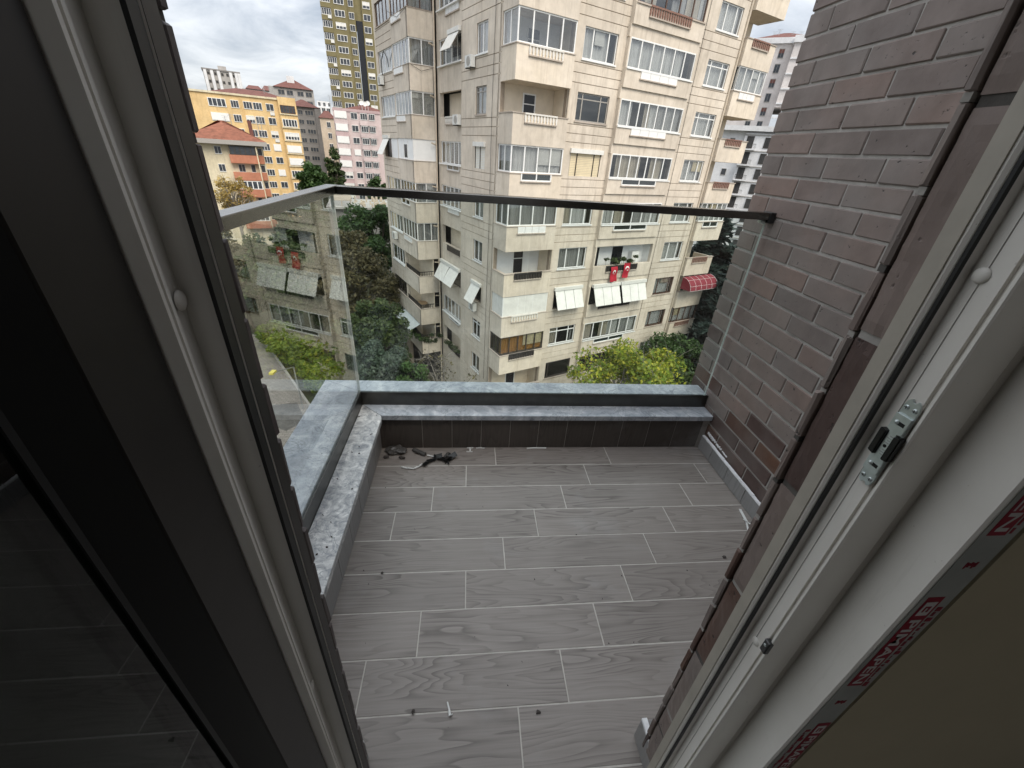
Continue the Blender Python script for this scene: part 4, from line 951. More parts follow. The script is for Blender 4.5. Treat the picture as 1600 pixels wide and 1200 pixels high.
    # block A
    if k in (5, 6, 7):
        window(FLA, 14.5, 17.95, s, zt, 4, 'white_frame' if k != 6 else 'dark_frame', 'mix' if k == 5 else None, 0, ratios=[.2, .45, .65], glassm='window_glass' if k == 5 else 'window_dim')
        bk = MB(); bk.box(-.55, -.5, 10.75, 14.3, s-1, zt+.03); bk.box(-1.5, -.55, 14.2, 14.27, s-1, zt+.03); bk.build('balcony_back_wall', 'balcony_room', apt)
        rm_ = MB()
        for i in range(22):
            u = 10.85+3.3*i/21; FLA.bx(rm_, u-.012, u+.012, -.10, -.06, s, s+.33)
        for i in range(9):
            u = -1.7+1.6*i/8; FAR.bx(rm_, u-.012, u+.012, -.10, -.06, s, s+.33)
        FLA.bx(rm_, 10.78, 14.2, -.12, -.05, s+.33, s+.38); FAR.bx(rm_, -1.74, -.05, -.12, -.05, s+.331, s+.379); rm_.build('iron_railing', 'iron', apt)
    elif k == 2:
        awning(FLA, 16.3, 17.9, s, zt, .5, 'blind', 1)
        m = MB(); FLA.bx(m, 10.8, 14.3, -.12, -.06, s, z1); FAR.bx(m, -1.74, -.05, -.12, -.06, s, z1); FLA.bx(m, 14.45, 16.2, -.12, -.06, s, z1); q = m.build('balcony_panel', 'balcony_white', apt)
        f = MB(); FLA.bx(f, 12.2, 12.9, -.055, -.05, s+.15, s+1.0); f.build('opening', 'black_glass', q); f = MB()
        for u in (10.8, 12.1, 13.0, 14.25): f = MB(); FLA.bx(f, u-.04, u+.04, -.06, -.03, s, z1); f.build('mullion', 'white_frame', q)
    else:
        fm = 'brown_frame' if k == -1 else 'white_frame'
        window(FLA, 14.5, 17.95, s, zt, 4, fm, 'mix', 0, glassm='window_glass'); window(FLA, 10.76, 14.25, s, z1, 5, fm, 'mix', 0, sill=False, w=-.08); window(FAR, -1.76, -.04, s, z1, 3 if k == 4 else 2, fm, 'blind' if k == 1 else 'curtain_grey', 0, sill=False, w=-.08)
        insert(FLA, 12.0, 14.0, s, '', 'panel' if k != 3 else 'win', .36)
    if k in (0, 4): ac_unit(FLA, 16.6 if k == 0 else 15.8, s-.75, 0)
    lg = MB(); FLA.bx(lg, 10.68, 14.40, -.06, .04, s, s+.03); FAR.bx(lg, -1.84, -.02, -.06, .04, s+.001, s+.031); lg.build('ledge', 'ledge', apt)
    # end balconies
    if k in (0, 3, 6):
        F = Face('R', .05); fm = 'brown_frame' if k == 6 else 'white_frame'; window(F, 17.3, 20.45, s+.045, z1, 4 if k != 3 else 5, fm, 'curtain', .45 if k == 3 else 0, sill=False, w=-.08); window(Face('L', 17.25), .1, 1.9, s+.045, z1, 2, fm, 'curtain', 0, sill=False, w=-.08)
        insert(F, 17.9, 19.7, s, 'baluster_brown', 'bal' if k == 6 else 'win' if k == 3 else 'panel', .38)
    elif k == 5:
        aw = MB(); n = 8; rows = []
        for j in range(n+1):
            t = j/n*math.pi/2; w_ = .15+1.0*math.sin(t); z = s+1.35-.95*(1-math.cos(t)); rows.append((w_, z))
        F = Face('R', .05)
        for j in range(n+1):
            e = .55*(1-rows[j][0]/1.15)
            for u in (17.1+e*.0, 17.5, 18.0, 18.5, 19.0, 19.5, 20.0, 20.6): aw.v.append(F.pt(u, rows[j][0], rows[j][1]))
        for j in range(n):
            for i in range(7): aw.f.append((j*8+i, j*8+i+1, j*8+8+i+1, j*8+8+i))
        # rounded left end
        i0 = len(aw.v); c0 = F.pt(17.1, .15, rows[-1][1]); aw.v.append(c0)
        for j in range(n): aw.f.append((i0, (j+1)*8, j*8))
        i0 = len(aw.v); aw.v.append(F.pt(20.6, .15, rows[-1][1]))
        for j in range(n): aw.f.append((i0, j*8+7, (j+1)*8+7))
        q = aw.build('domed_awning', 'red_canvas', apt); rb = MB()
        for u in (17.1, 17.8, 18.5, 19.2, 19.9, 20.6): rb.path([F.pt(u, a+.012, c+.008) for a, c in rows], .009, 5)
        for j in (3, 6, 8): rb.tube(F.pt(17.1, rows[j][0]+.012, rows[j][1]+.008), F.pt(20.6, rows[j][0]+.012, rows[j][1]+.008), .008, .008, 5)
        rb.build('piping', 'white_cloth', q)
    elif k == 7:
        window(Face('R', .05), 17.3, 20.45, s+.045, z1, 2, 'white_frame', None, 0, sill=False, w=-.08, fr=.03)
    if k in (-3, -2, -1, 1, 2, 4): insert(Face('R', .05), 17.9, 19.7, s+.04, 'baluster_brown', 'bal', .42)
# drain pipes
pm = MB(); pm.tube((17.05, .24, 0), (17.05, .24, ZTOPB), .06, .06, 8); pm.build('drain_pipe', 'pipe', apt)
pm = MB(); pm.tube((-.08, 10.6, 0), (-.08, 10.6, ZTOPB), .06, .06, 8)
for k in KS: pm.tube((-.08, 10.6, S(k)+1.1), (-.5, 10.45, S(k)+1.2), .05, .05, 6)
pm.build('drain_pipe', 'pipe', apt)
pm = MB(); pm.tube((3.62, .22, 0), (3.62, .22, ZTOPB), .045, .045, 8); pm.build('drain_pipe', 'pipe', apt)
# cables on block A
def wl_(p): return apt.matrix_world
ca = MB(); F = FLA; s = S(0); ca.path([F.pt(16.9, .05, s-.3), F.pt(16.4, .2, s+.1), F.pt(16.3, .22, s+.7), F.pt(15.6, .2, s+1.15), F.pt(15.2, .1, s+.7), F.pt(15.1, .05, s+.2)], .03, 6); ca.build('hose', 'iron', apt)
for (pts, r_) in (([FL0.pt(2.2, .03, S(-1)), FL0.pt(2.25, .05, S(1)), FL0.pt(2.15, .04, S(3)), FL0.pt(2.2, .03, S(7))], .012), ([FLA.pt(14.6, .06, S(-1)+.4), FLA.pt(12.5, .10, S(-1)-.25), FLA.pt(10.8, .08, S(-1)-.1)], .014), ([FAR.pt(-1.7, .06, S(0)-.05), FAR.pt(-1.0, .09, S(0)-.32), FAR.pt(-.2, .06, S(0)-.05), FAR.pt(-.15, .05, S(1)+.9)], .014), ([FR3.pt(13.3, .03, S(-2)), FR3.pt(13.35, .04, S(2)), FR3.pt(13.3, .03, S(6))], .012)):
    MB().path(pts, r_, 5).build('cable', 'iron', apt)
# ground storey dark openings
m = MB(); FLA.bx(m, 15.6, 16.4, .004, .02, 1.5, 2.9); m.build('basement_window', 'black_glass', apt)
# blue-grey awning sheet and table on the lower balconies of block A
s = S(7); m = MB(); F = FLA
m.obox(F.pt(13.3, .45, s+1.05), (0, 1, 0), (1, 0, .45), (0, 0, 1), 4.2, 1.1, .03); m.build('awning_sheet', 'tarp', apt)

AM = Matrix.Translation((B0.x, B0.y, GZ)) @ Matrix.Rotation(math.pi/2-AZR, 4, 'Z')
def atw(p): return AM @ Vector(p)
tb = empty('round_table', atw((-1.15, 12.6, S(6)-1.12))); tag(tb, 'round wooden table on the open balcony of the left wing', 'table')
MB().tube((0, 0, 1.02), (0, 0, 1.06), .62, .62, 20).build('table_top', 'wood_table', tb); MB().tube((0, 0, 0), (0, 0, 1.02), .05, .05, 8).tube((0, 0, 0), (0, 0, .04), .3, .25, 12).build('leg', 'dark_frame', tb)
# flags
def flag(name, F, u, zt, w, label, wid=.62, hgt=1.08, seed=1, tilt=0):
    nx, nz = 8, 14; m = MB(); rng = random.Random(seed); ph = rng.uniform(0, 6)
    def pos(a, bq, o=0): # a 0..1 across, bq 0..1 down
        uu_ = u-(a-.5)*wid*(1 if F.kind == 'L' else -1)+tilt*bq*.2; ww = w+.05*math.sin(a*7+ph)*(.3+bq)+.03*math.sin(bq*9+ph)+o; p = F.pt(uu_, ww, zt-hgt*bq); return atw(p)
    for j in range(nz+1):
        for i in range(nx+1): m.v.append(tuple(pos(i/nx, j/nz)))
    for j in range(nz):
        for i in range(nx): m.f.append((j*(nx+1)+i, j*(nx+1)+i+1, (j+1)*(nx+1)+i+1, (j+1)*(nx+1)+i))
    o = m.build(name, 'red_cloth', smooth=True); tag(o, label, 'flag', 'red flags on the cream block')
    c = MB(); n = 24; cx, cy, R1, R2, dx = .5, .36, .27, .215, .10    # crescent in units of the width
    asp = wid/hgt; i0 = len(c.v)
    for q in range(n+1):
        t = rad(40)+rad(280)*q/n
        x1, y1 = R1*math.sin(t), -R1*math.cos(t)
        t2 = rad(52)+rad(256)*q/n; x2, y2 = R2*math.sin(t2), -R2*math.cos(t2)+dx*-1
        c.v.append(tuple(pos(cx+x1, cy-y1*asp, .02))); c.v.append(tuple(pos(cx+x2, cy-y2*asp, .02)))
    for q in range(n): c.f.append((i0+2*q, i0+2*q+2, i0+2*q+3, i0+2*q+1))
    c.build('crescent', 'white_cloth', o)
    st_ = MB(); pts = []
    for q in range(10):
        rr_ = .11 if q % 2 == 0 else .045; t = math.pi*q/5; pts.append(tuple(pos(cx+rr_*math.sin(t), .30+.36*0+.40*0+(.30+rr_*-math.cos(t))*asp, .02)))
    cc = tuple(pos(cx, .30+.30*asp, .02)); st_.v = pts+[cc]
    for q in range(10): st_.f.append((q, (q+1) % 10, 10))
    st_.build('star', 'white_cloth', o)
    return o
flag('flag', FR0, 9.05, S(4)-.05, .16, 'tilted red flag with white crescent, left of the pair under the planted balcony', seed=2, tilt=.5)
flag('flag', FR0, 10.3, S(4)+.15, .18, 'red flag with white crescent, right of the pair under the planted balcony', seed=5)
flag('flag', Face('R', .05), 18.6, S(7)+1.1, .02, 'red flag with white crescent in the lowest glazed end balcony', .7, 1.0, seed=7)

# ================================================================== town beyond
UNIT = {}
def unit_mesh(kind):
    if kind in UNIT: return UNIT[kind]
    m = MB(); f = .07
    if kind.startswith('frame'):
        n = int(kind[5:]); m.box(-.5, .5, -.09, .015, .5-f, .5); m.box(-.5, .5, -.09, .015, -.5, -.5+f); m.box(-.5, -.5+f*.6, -.09, .015, -.5+f, .5-f); m.box(.5-f*.6, .5, -.09, .015, -.5+f, .5-f)
        for k in range(1, n): u = -.5+k/n; m.box(u-f*.28, u+f*.28, -.08, .015, -.5+f, .5-f)
    elif kind == 'pane': m.box(-.49, .49, -.03, .012, -.49, .49)
    elif kind == 'blind': m.box(-.47, .47, -.055, -.032, -.05, .48)
    elif kind == 'blindfull': m.box(-.5, .5, -.16, -.03, -.42, .5)
    elif kind == 'ac': m.box(-.5, .5, -.5, 0, -.5, .5)
    UNIT[kind] = {}; UNIT[kind]['mb'] = m; return UNIT[kind]
def um(kind, mat):
    d = unit_mesh(kind)
    if mat not in d:
        me = d['mb'].mesh(kind); me.materials.append(M[mat]); d[mat] = me
    return d[mat]
FRNG = random.Random(5)
class Town:
    def __init__(s, name, label, ac, d, rot=0, cat='building'):
        s.a, s.d = rad(ac), d; s.e = tag(empty(name, (d*math.sin(s.a), d*math.cos(s.a), GZ), -s.a+rad(rot)), label, cat); s.rot = rad(rot)
    def u(s, az): return s.d*math.tan(rad(az)-s.a)/1.0
    def z(s, el, az=None): return CAMZ+el*s.d/(math.cos(rad(az)-s.a) if az is not None else 1)-GZ
    def box(s, name, mat, az0, az1, z0, z1, y0=0, y1=14, parent=None):
        m = MB(); m.box(s.u(az0), s.u(az1), y0, y1, z0, z1); return m.build(name, mat, parent or s.e)
    def win(s, az0, az1, zc, h, y=0, n=2, fm='white_frame', blind=0, pane='far_pane', parent=None):
        u0, u1 = s.u(az0), s.u(az1); w = u1-u0
        o = inst('window', um('frame%d' % n, fm), s.e, ((u0+u1)/2, y-.02, zc), None, (w, 1, h))
        inst('pane', um('pane', pane), o, (0, 0, 0))
        if blind == 1: inst('blind', um('blind', 'blind'), o, (0, 0, 0))
        elif blind == 2: inst('blind', um('blindfull', 'white_frame'), o, (0, 0, 0))
        return o
    def ac(s, az, z, y=0): return inst('air_conditioner', um('ac', 'ac_white'), s.e, (s.u(az), y-.02, z), None, (1.0, .5, .7))
    def hip(s, az0, az1, z, h, y0, y1, over=.8, mat='roof_tile', name='roof', inset=4):
        a, c = s.u(az0)-over, s.u(az1)+over; y0 -= over; y1 += over; m = MB(); t = [(a, y0, z), (c, y0, z), (c, y1, z), (a, y1, z)]; ym = (y0+y1)/2; q = [(a+inset, ym, z+h), (c-inset, ym, z+h)]
        m.poly(t[0], t[1], q[1], q[0]); m.poly(t[2], t[3], q[0], q[1]); m.poly(t[1], t[2], q[1]); m.poly(t[3], t[0], q[0]); m.poly(*reversed(t)); return m.build(name, mat, s.e)

# yellow block
T = Town('yellow_apartment_block', 'long yellow apartment block with red tiled roof far left', -23.5, 138)
zt = T.z(.0545); T.box('wall', 'w_yellow', -28.6, -20.62, 0, zt); T.box('wall', 'w_yellow', -20.62, -18.95, 0, zt+.6, -1.2, 12)
T.box('cornice', 'w_cream', -28.6, -20.64, zt-.05, zt+.35, -.3, 14); T.hip(-26.6, -19.4, zt+.36, 1.5, 1.5, 11, .2, 'roof_red', inset=6)
for i in range(8):
    zc = T.z(.0413)-2.93*i
    T.win(-24.9, -24.2, zc, 1.6, 0, 3); T.win(-23.8, -23.02, zc, 1.6, 0, 3, blind=1 if i == 1 else 0); T.win(-22.95, -22.15, zc, 1.6, 0, 3)
    T.win(-21.78, -21.08, zc, 1.6, 0, 2, blind=2 if i in (3, 5) else (1 if i == 2 else 0))
    T.win(-26.8, -25.3, zc, 1.7, 0, 4, blind=2 if i == 1 else 0)
    T.win(-20.5, -19.1, zc-.1, 1.7, -1.2, 5, 'brown_frame' if i == 0 else 'white_frame', blind={3: 2, 4: 2}.get(i, 1 if i == 2 else 0))
    T.box('band', 'w_cream', -20.62, -18.95, zc-1.25, zc-1.05, -1.45, -1.2)
    if i in (0, 2): T.ac(-21.3, zc-1.3)
    T.box('pilaster', 'w_yellow', -23.98, -23.9, zc-1.5, zc+1.42, -.25, 0)
# white and orange house with tile roof, nearer
T = Town('orange_banded_house', 'cream house with orange balcony bands and weathered tile roof at the left', -25.5, 100)
ze = T.z(-.0215); T.box('wall', 'w_cream', -29.5, -23.55, 0, ze); T.box('wall', 'w_cream', -23.55, -22.85, 0, ze-.1, .7, 12)
T.box('eaves', 'mortar', -29.8, -22.45, ze, ze+.7, -1.5, 14); T.hip(-29.8, -22.5, ze+.7, 3.0, -1.4, 14, .1, 'roof_tile', inset=7)
MB().box(T.u(-23.75), T.u(-23.4), 2.0, 3.0, ze+1.6, ze+4.0).build('chimney', 'roof_red', T.e)
for i in range(5):
    zb = T.z(-.0375)-2.85*i
    T.box('balcony_band', 'w_orange', -26.1, -23.6, zb-1.35, zb, -1.1, -.002); T.box('balcony_band', 'w_orange', -23.5, -22.95, zb-1.35, zb, .1, .69); T.box('pilaster', 'w_cream', -23.6, -23.5, zb-1.4, zb+1.45, -1.15, .69)
    if i in (0, 2, 4): T.win(-26.0, -23.62, zb+.72, 1.4, -.95, 5, 'dark_frame' if i == 0 else 'white_frame')
    else: T.win(-25.5, -24.9, zb+.65, 1.4, 0, 2); T.win(-24.35, -23.95, zb+.65, 1.4, 0, 1)
    T.win(-27.3, -26.7, zb+.6, 1.3, 0, 2); T.win(-23.4, -23.0, zb+.6, 1.3, .7, 1)
# grey block
T = Town('grey_apartment_block', 'dark grey apartment block with a red roof behind the yellow block', -18.2, 190)
T.box('wall', 'w_grey', -19.6, -16.9, 0, T.z(.0475), 0, 16); T.hip(-19.6, -16.9, T.z(.0475), 2.6, 0, 16, .9, 'roof_red', inset=5)
T.box('wall', 'w_grey', -17.15, -16.55, 0, T.z(.046), -1.8, 0)
for i in range(7):
    zc = T.z(.0385)-2.85*i; T.win(-18.85, -18.35, zc, 1.5, 0, 2, 'grey_frame'); T.win(-18.15, -17.3, zc, 1.5, 0, 3, 'grey_frame')
T = Town('grey_terrace_building', 'pale grey building with red roof and roof terrace above the grey block', -18.9, 240)
T.box('wall', 'w_greylight', -21.2, -17.0, 0, T.z(.0745)); T.hip(-20.6, -17.2, T.z(.0745), 3.6, 0, 14, .8, 'roof_red', inset=7); T.box('chimney', 'w_white', -19.4, -18.7, T.z(.0745), T.z(.094), 4, 9)
for i in range(3):
    zc = T.z(.067)-3.3*i
    for a in (-20.4, -19.6, -18.6, -17.8): T.win(a, a+.62, zc, 1.9, 0, 2, 'grey_frame')
T = Town('red_roofed_building', 'far building with broken red roof left of the grey terrace building', -21.8, 270)
T.box('wall', 'w_greylight', -23.6, -20.6, 0, T.z(.066)); T.hip(-23.2, -21.9, T.z(.0665), 1.8, 0, 10, .5, 'roof_red', inset=1.5); T.hip(-21.8, -20.5, T.z(.0665), 2.3, 0, 10, .5, 'roof_red', inset=1.5)
for a in (-23.2, -22.6, -22.0, -21.3): T.win(a, a+.4, T.z(.060), 2.0, 0, 2)
# far white tower
T = Town('white_tower_block', 'distant white striped tower block on the skyline', -25.2, 400)
T.box('wall', 'w_greylight', -26.6, -23.6, 0, T.z(.0865), 0, 20); T.box('plant_room', 'w_greylight', -25.3, -24.6, T.z(.0865), T.z(.0945), 3, 12); T.box('parapet', 'w_grey', -26.68, -23.5, T.z(.0865), T.z(.0885), -.6, 20.5)
for a in (-26.55, -26.0, -25.45, -24.45, -24.0, -23.75): T.box('white_stripe', 'w_white', a, a+.24, 0, T.z(.0862), -1.2, 0)
for i in range(8):
    zc = T.z(.082)-3.1*1.45*i
    for a in (-26.28, -25.72, -25.15, -24.72, -24.18): T.win(a, a+.22, zc, 1.9, 0, 1, 'grey_frame', pane='far_room')
# pink block with roof
T = Town('pink_apartment_block', 'pale pink apartment block with white blinds and red roof', -13.1, 138)
zt = T.z(.0505); T.box('wall', 'w_pink', -15.32, -10.3, 0, zt); T.hip(-14.2, -9.6, zt, 1.6, 1, 11, .3, 'roof_red', inset=5); T.box('parapet', 'w_pinkdark', -15.34, -10.3, zt-.5, zt+.15, -.15, .4)
for i in range(8):
    zc = T.z(.0405)-2.87*i
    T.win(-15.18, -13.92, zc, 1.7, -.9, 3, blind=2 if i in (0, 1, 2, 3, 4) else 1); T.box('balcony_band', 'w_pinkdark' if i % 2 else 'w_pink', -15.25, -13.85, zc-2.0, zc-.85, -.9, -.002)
    T.win(-13.5, -12.8, zc, 1.55, 0, 2, blind=2 if i == 3 else 0); T.win(-12.5, -11.75, zc, 1.55, -.6, 3); T.win(-11.6, -10.95, zc, 1.55, -.6, 3); T.box('bay', 'w_pink', -12.6, -10.85, zc-2.0, zc-.8, -.6, -.003)
for a, z_ in ((-12.2, .064), (-11.85, .0625), (-11.55, .064)):
    c = (T.u(a), 1.0, T.z(z_)); m = MB(); m.dome(c, (-.3, -1, .35), .62, -.16, 14, 3); m.tube((c[0], 1.05, zt), (c[0], 1.05, c[2]), .05, .05, 5); m.build('satellite_dish', 'ac_white', T.e)
# olive tower
T = Town('olive_tower_block', 'tall olive green tower block with a black vertical stair strip', -12.8, 170)
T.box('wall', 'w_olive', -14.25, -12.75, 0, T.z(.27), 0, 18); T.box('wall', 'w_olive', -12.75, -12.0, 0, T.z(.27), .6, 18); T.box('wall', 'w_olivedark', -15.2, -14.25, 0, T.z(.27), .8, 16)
T.box('stair_strip', 'black_glass', -11.95, -11.35, 0, T.z(.186), .5, 3); T.box('wall', 'w_olive', -12.0, -11.32, T.z(.1865), T.z(.27), .9, 16); T.box('wall', 'w_olive', -11.32, -9.8, 0, T.z(.27), .2, 16)
for i in range(16):
    zc = T.z(.2087)-2.88*i
    T.win(-13.95, -12.98, zc, 1.6, 0, 3, blind=1 if i % 4 == 2 else 0); T.win(-12.6, -12.1, zc, 1.6, .6, 2); T.win(-15.15, -14.28, zc+.1, 1.6, .3, 4, blind=0); T.box('balcony_band', 'w_olive', -15.22, -14.24, zc-1.9, zc-.75, .0, .78)
    T.win(-11.2, -10.5, zc, 1.6, .2, 2, blind=1 if i % 3 == 0 else 0)
    if i % 2: T.ac(-14.45, zc-1.15, 0)
# tan sliver between
T = Town('tan_house', 'narrow tan house with red roof between grey and pink blocks', -16.0, 165)
T.box('wall', 'w_tan', -16.75, -15.2, 0, T.z(.033)); T.hip(-16.75, -15.2, T.z(.033), 2.2, 0, 12, .4, 'roof_red', inset=2)
for i in range(4): T.win(-16.1, -15.7, T.z(.022)-3*i, 1.7, 0, 2)
# white terraced building behind
T = Town('white_terraced_building', 'small white terraced building on the skyline left of the olive tower', -16.0, 260)
T.box('wall', 'w_white', -17.1, -15.3, 0, T.z(.05)); T.box('upper_storey', 'w_white', -16.8, -15.6, T.z(.05), T.z(.060), 2, 12)
for a in (-16.9, -16.4, -15.9): T.win(a, a+.36, T.z(.045), 2.2, 0, 2); T.win(a+.2, a+.45, T.z(.055), 1.8, 2, 2)
# right side
T = Town('peach_tower', 'pale grey and pink tower with red window panels behind the right corner', 32.3, 140)
zt = T.z(.190); T.box('wall', 'w_peach', 28.5, 32.9, 0, zt, 0, 16); T.box('wall', 'w_peach', 32.9, 36.5, T.z(.098), zt-.4, -3, 14); T.box('wall', 'w_white', 33.6, 36.5, 0, T.z(.098), -1, 14)
T.box('cornice', 'w_white', 28.3, 33.0, zt, zt+1.1, -.6, 16); T.box('cornice', 'w_white', 32.75, 36.8, zt-.4, zt+.9, -3.5, 14); T.hip(28.9, 35, zt+1.2, 2.2, 1, 13, .2, 'roof_red', inset=7)
for i in range(9):
    zc = T.z(.1767)-2.93*i; T.win(31.75, 32.25, zc, 1.9, 0, 2, 'grey_frame'); T.win(30.6, 31.1, zc, 1.8, 0, 2, 'grey_frame')
    if i % 2 == 0:
        m = MB(); m.box(T.u(31.78), T.u(32.22), -.08, -.05, zc+.05, zc+.95); m.build('red_panel', 'roof_red', T.e)
    T.box('ledge', 'w_white', 32.9, 36.5, zc-1.6, zc-1.3, -3.3, -3.0)
T = Town('white_balcony_block', 'white apartment block with dark balcony doors behind the right corner', 31.8, 112)
zt = T.z(.062); T.box('wall', 'w_white', 28.6, 37, 0, zt, 0, 14); T.box('wall', 'w_white', 31.0, 37, 0, zt-.3, -.8, 0); T.box('cornice', 'w_white', 28.4, 37.2, zt, zt+.9, -1.5, 14)
for i in range(8):
    zc = T.z(.0444)-2.88*i; T.win(31.25, 31.95, zc, 2.2, -.8, 2, 'dark_frame', pane='far_room'); T.win(33.0, 33.6, zc, 1.9, -.8, 2, 'dark_frame', pane='far_room'); T.win(29.6, 30.1, zc, 1.3, 0, 1, 'grey_frame')
    T.box('balcony_slab', 'w_white', 31.1, 32.3, zc-1.45, zc-1.2, -1.9, -.8); m = MB()
    for q in range(16): u = T.u(31.12)+(T.u(32.28)-T.u(31.12))*q/15; m.box(u-.02, u+.02, -1.88, -1.84, zc-1.2, zc-.35)
    m.box(T.u(31.12), T.u(32.28), -1.9, -1.82, zc-.37, zc-.30); m.build('iron_railing', 'iron', T.e)
    T.box('string_course', 'w_greylight', 31.0, 37, zc+1.25, zc+1.4, -.95, -.8)

def aerial(e, u, y, z, h):
    m = MB(); m.tube((u, y, z), (u, y, z+h), .05, .04, 5)
    for q in range(4): m.tube((u-.55+.08*q, y, z+h-.25*q), (u+.55-.08*q, y, z+h-.25*q), .03, .03, 4)
    m.build('aerial', 'galv', e)
for e_ in [o for o in COL.objects if o.get('category') == 'building' and o.name.split('.')[0] in ('yellow_apartment_block', 'pink_apartment_block', 'grey_apartment_block', 'orange_banded_house', 'peach_tower')]:
    zt_ = {'yellow_apartment_block': .060, 'pink_apartment_block': .058, 'grey_apartment_block': .055, 'orange_banded_house': .010, 'peach_tower': .200}[e_.name]; d_ = math.hypot(e_.location.x, e_.location.y)
    for q in range(4): aerial(e_, FRNG.uniform(-6, 6)+(3 if e_.name[0] == 'y' else 0), 4+q, CAMZ+zt_*d_-GZ-1.0, FRNG.uniform(2.0, 3.2))

# ================================================================== ground and planting
gr = MB(); gr.poly((-900, -60, GZ), (900, -60, GZ), (900, 1500, GZ), (-900, 1500, GZ)); tag(gr.build('ground', 'soil'), kind='structure')
def strip(name, pts, mat, dz):
    m = MB(); m.poly(*[(x, y, GZ+dz) for x, y in pts]); return tag(m.build(name, mat), kind='structure')
strip('paved_lane', [(-23.8, 45.4), (-10.1, 25.6), (-3.5, 16), (-3.5, 4), (-13, 4), (-24, 25), (-37, 45.4)], 'paving', .012); strip('paving_patch', [(-14.6, 31.0), (-13.0, 28.4), (-13.9, 26.9), (-16.6, 28.2), (-16.9, 30.4)], 'paving_dark', .018)
strip('courtyard', [(-6, -2), (30, -2), (30, 23), (20, 23), (2, 17), (-6, 14)], 'asphalt', .008)
kb = MB(); kb.prism([(-10.1, 25.6), (-9.9, 25.65), (-23.6, 45.45), (-23.8, 45.4)], GZ, GZ+.13); tag(kb.build('kerb', 'kerb'), kind='structure')

def leaves(pts, size, rng, flat=.4, asp=1.6):
    """numpy: one quad per point, random orientation"""
    n = len(pts); P = np.asarray(pts, float); r = np.random.RandomState(rng)
    nrm = r.normal(size=(n, 3)); nrm[:, 2] += flat*np.sign(nrm[:, 2]); nrm /= np.linalg.norm(nrm, axis=1)[:, None]
    a = np.cross(nrm, r.normal(size=(n, 3))); a /= np.linalg.norm(a, axis=1)[:, None]; b2 = np.cross(nrm, a)
    s_ = size*(.45+1.35*r.uniform(0, 1, n)**1.8)[:, None]; a = a*s_*asp*.5; b2 = b2*s_*.5
    V = np.stack([P-a, P-b2*.9+a*.1, P+a, P+b2*.9+a*.1], 1).reshape(-1, 3); F = np.arange(4*n).reshape(-1, 4)
    return V, F
def leafmesh(name, V, F, mat, parent):
    me = bpy.data.meshes.new(name); me.vertices.add(len(V)); me.vertices.foreach_set('co', V.astype(np.float32).ravel()); k = F.shape[1]
    me.loops.add(F.size); me.loops.foreach_set('vertex_index', F.astype(np.int32).ravel()); me.polygons.add(len(F)); me.polygons.foreach_set('loop_start', np.arange(0, F.size, k, dtype=np.int32)); me.update(calc_edges=True); me.validate()
    me.materials.append(M[mat]); o = bpy.data.objects.new(name, me); COL.objects.link(o); o.parent = parent; return o
def clump_pts(centres, rads, n, r):
    k = r.randint(0, len(centres), n); C_ = np.asarray(centres)[k]; R_ = np.asarray(rads)[k]
    d = r.normal(size=(n, 3)); d /= np.linalg.norm(d, axis=1)[:, None]; q = r.uniform(0, 1, n)**.45
    return C_+d*(q*R_)[:, None]*np.array([1, 1, .72])
def tree(name, label, x, y, h, rx, rz, leaf, n=9000, size=.2, seed=1, ncl=26, trunk='bark', group=None, twigs=0, cat='tree', zbase=0.0, clr=.24):
    r = np.random.RandomState(seed); e = tag(empty(name, (x, y, GZ+zbase)), label, cat, group)
    cz = h-rz; cs, rs_ = [], []
    for k in range(ncl):
        d = r.normal(size=3); d /= np.linalg.norm(d); q = r.uniform(.45, .92); c = np.array([d[0]*rx*q, d[1]*rx*q, cz+d[2]*rz*q]); cs.append(c); rs_.append(min(rx, rz)*r.uniform(.7, 1.35)*clr)
    t = MB(); tr_top = (0, 0, max(cz-.3*rz, h*.3)); r0_ = .035*h*.55
    p0 = (0, 0, -.2); pm_ = (r.normal()*.12, r.normal()*.12, tr_top[2]*.5); t.path([p0, pm_, tr_top], [r0_, r0_*.75, r0_*.5], 9)
    for k, c in enumerate(cs):
        st2 = Vector(tr_top)*r.uniform(.65, 1.0); mid = Vector(c)*.5+st2*.5+Vector((r.normal()*.2, r.normal()*.2, .15)); t.path([tuple(st2), tuple(mid), tuple(c)], [r0_*.34, r0_*.2, r0_*.05], 5)
        for q in range(twigs):
            d = Vector((r.normal(), r.normal(), r.normal()*.8+.35)).normalized()*rs_[k]*r.uniform(1.0, 2.2); md = Vector(c)+d*.55+Vector((r.normal(), r.normal(), r.normal()))*.08
            t.path([tuple(c), tuple(md), tuple(Vector(c)+d)], [r0_*.06, r0_*.035, r0_*.01], 4)
    t.build('trunk', trunk, e)
    if n:
        P_ = clump_pts(cs, rs_, n, r); V, F = leaves(P_, size, seed, .4); leafmesh('crown', V, F, leaf, e)
    return e
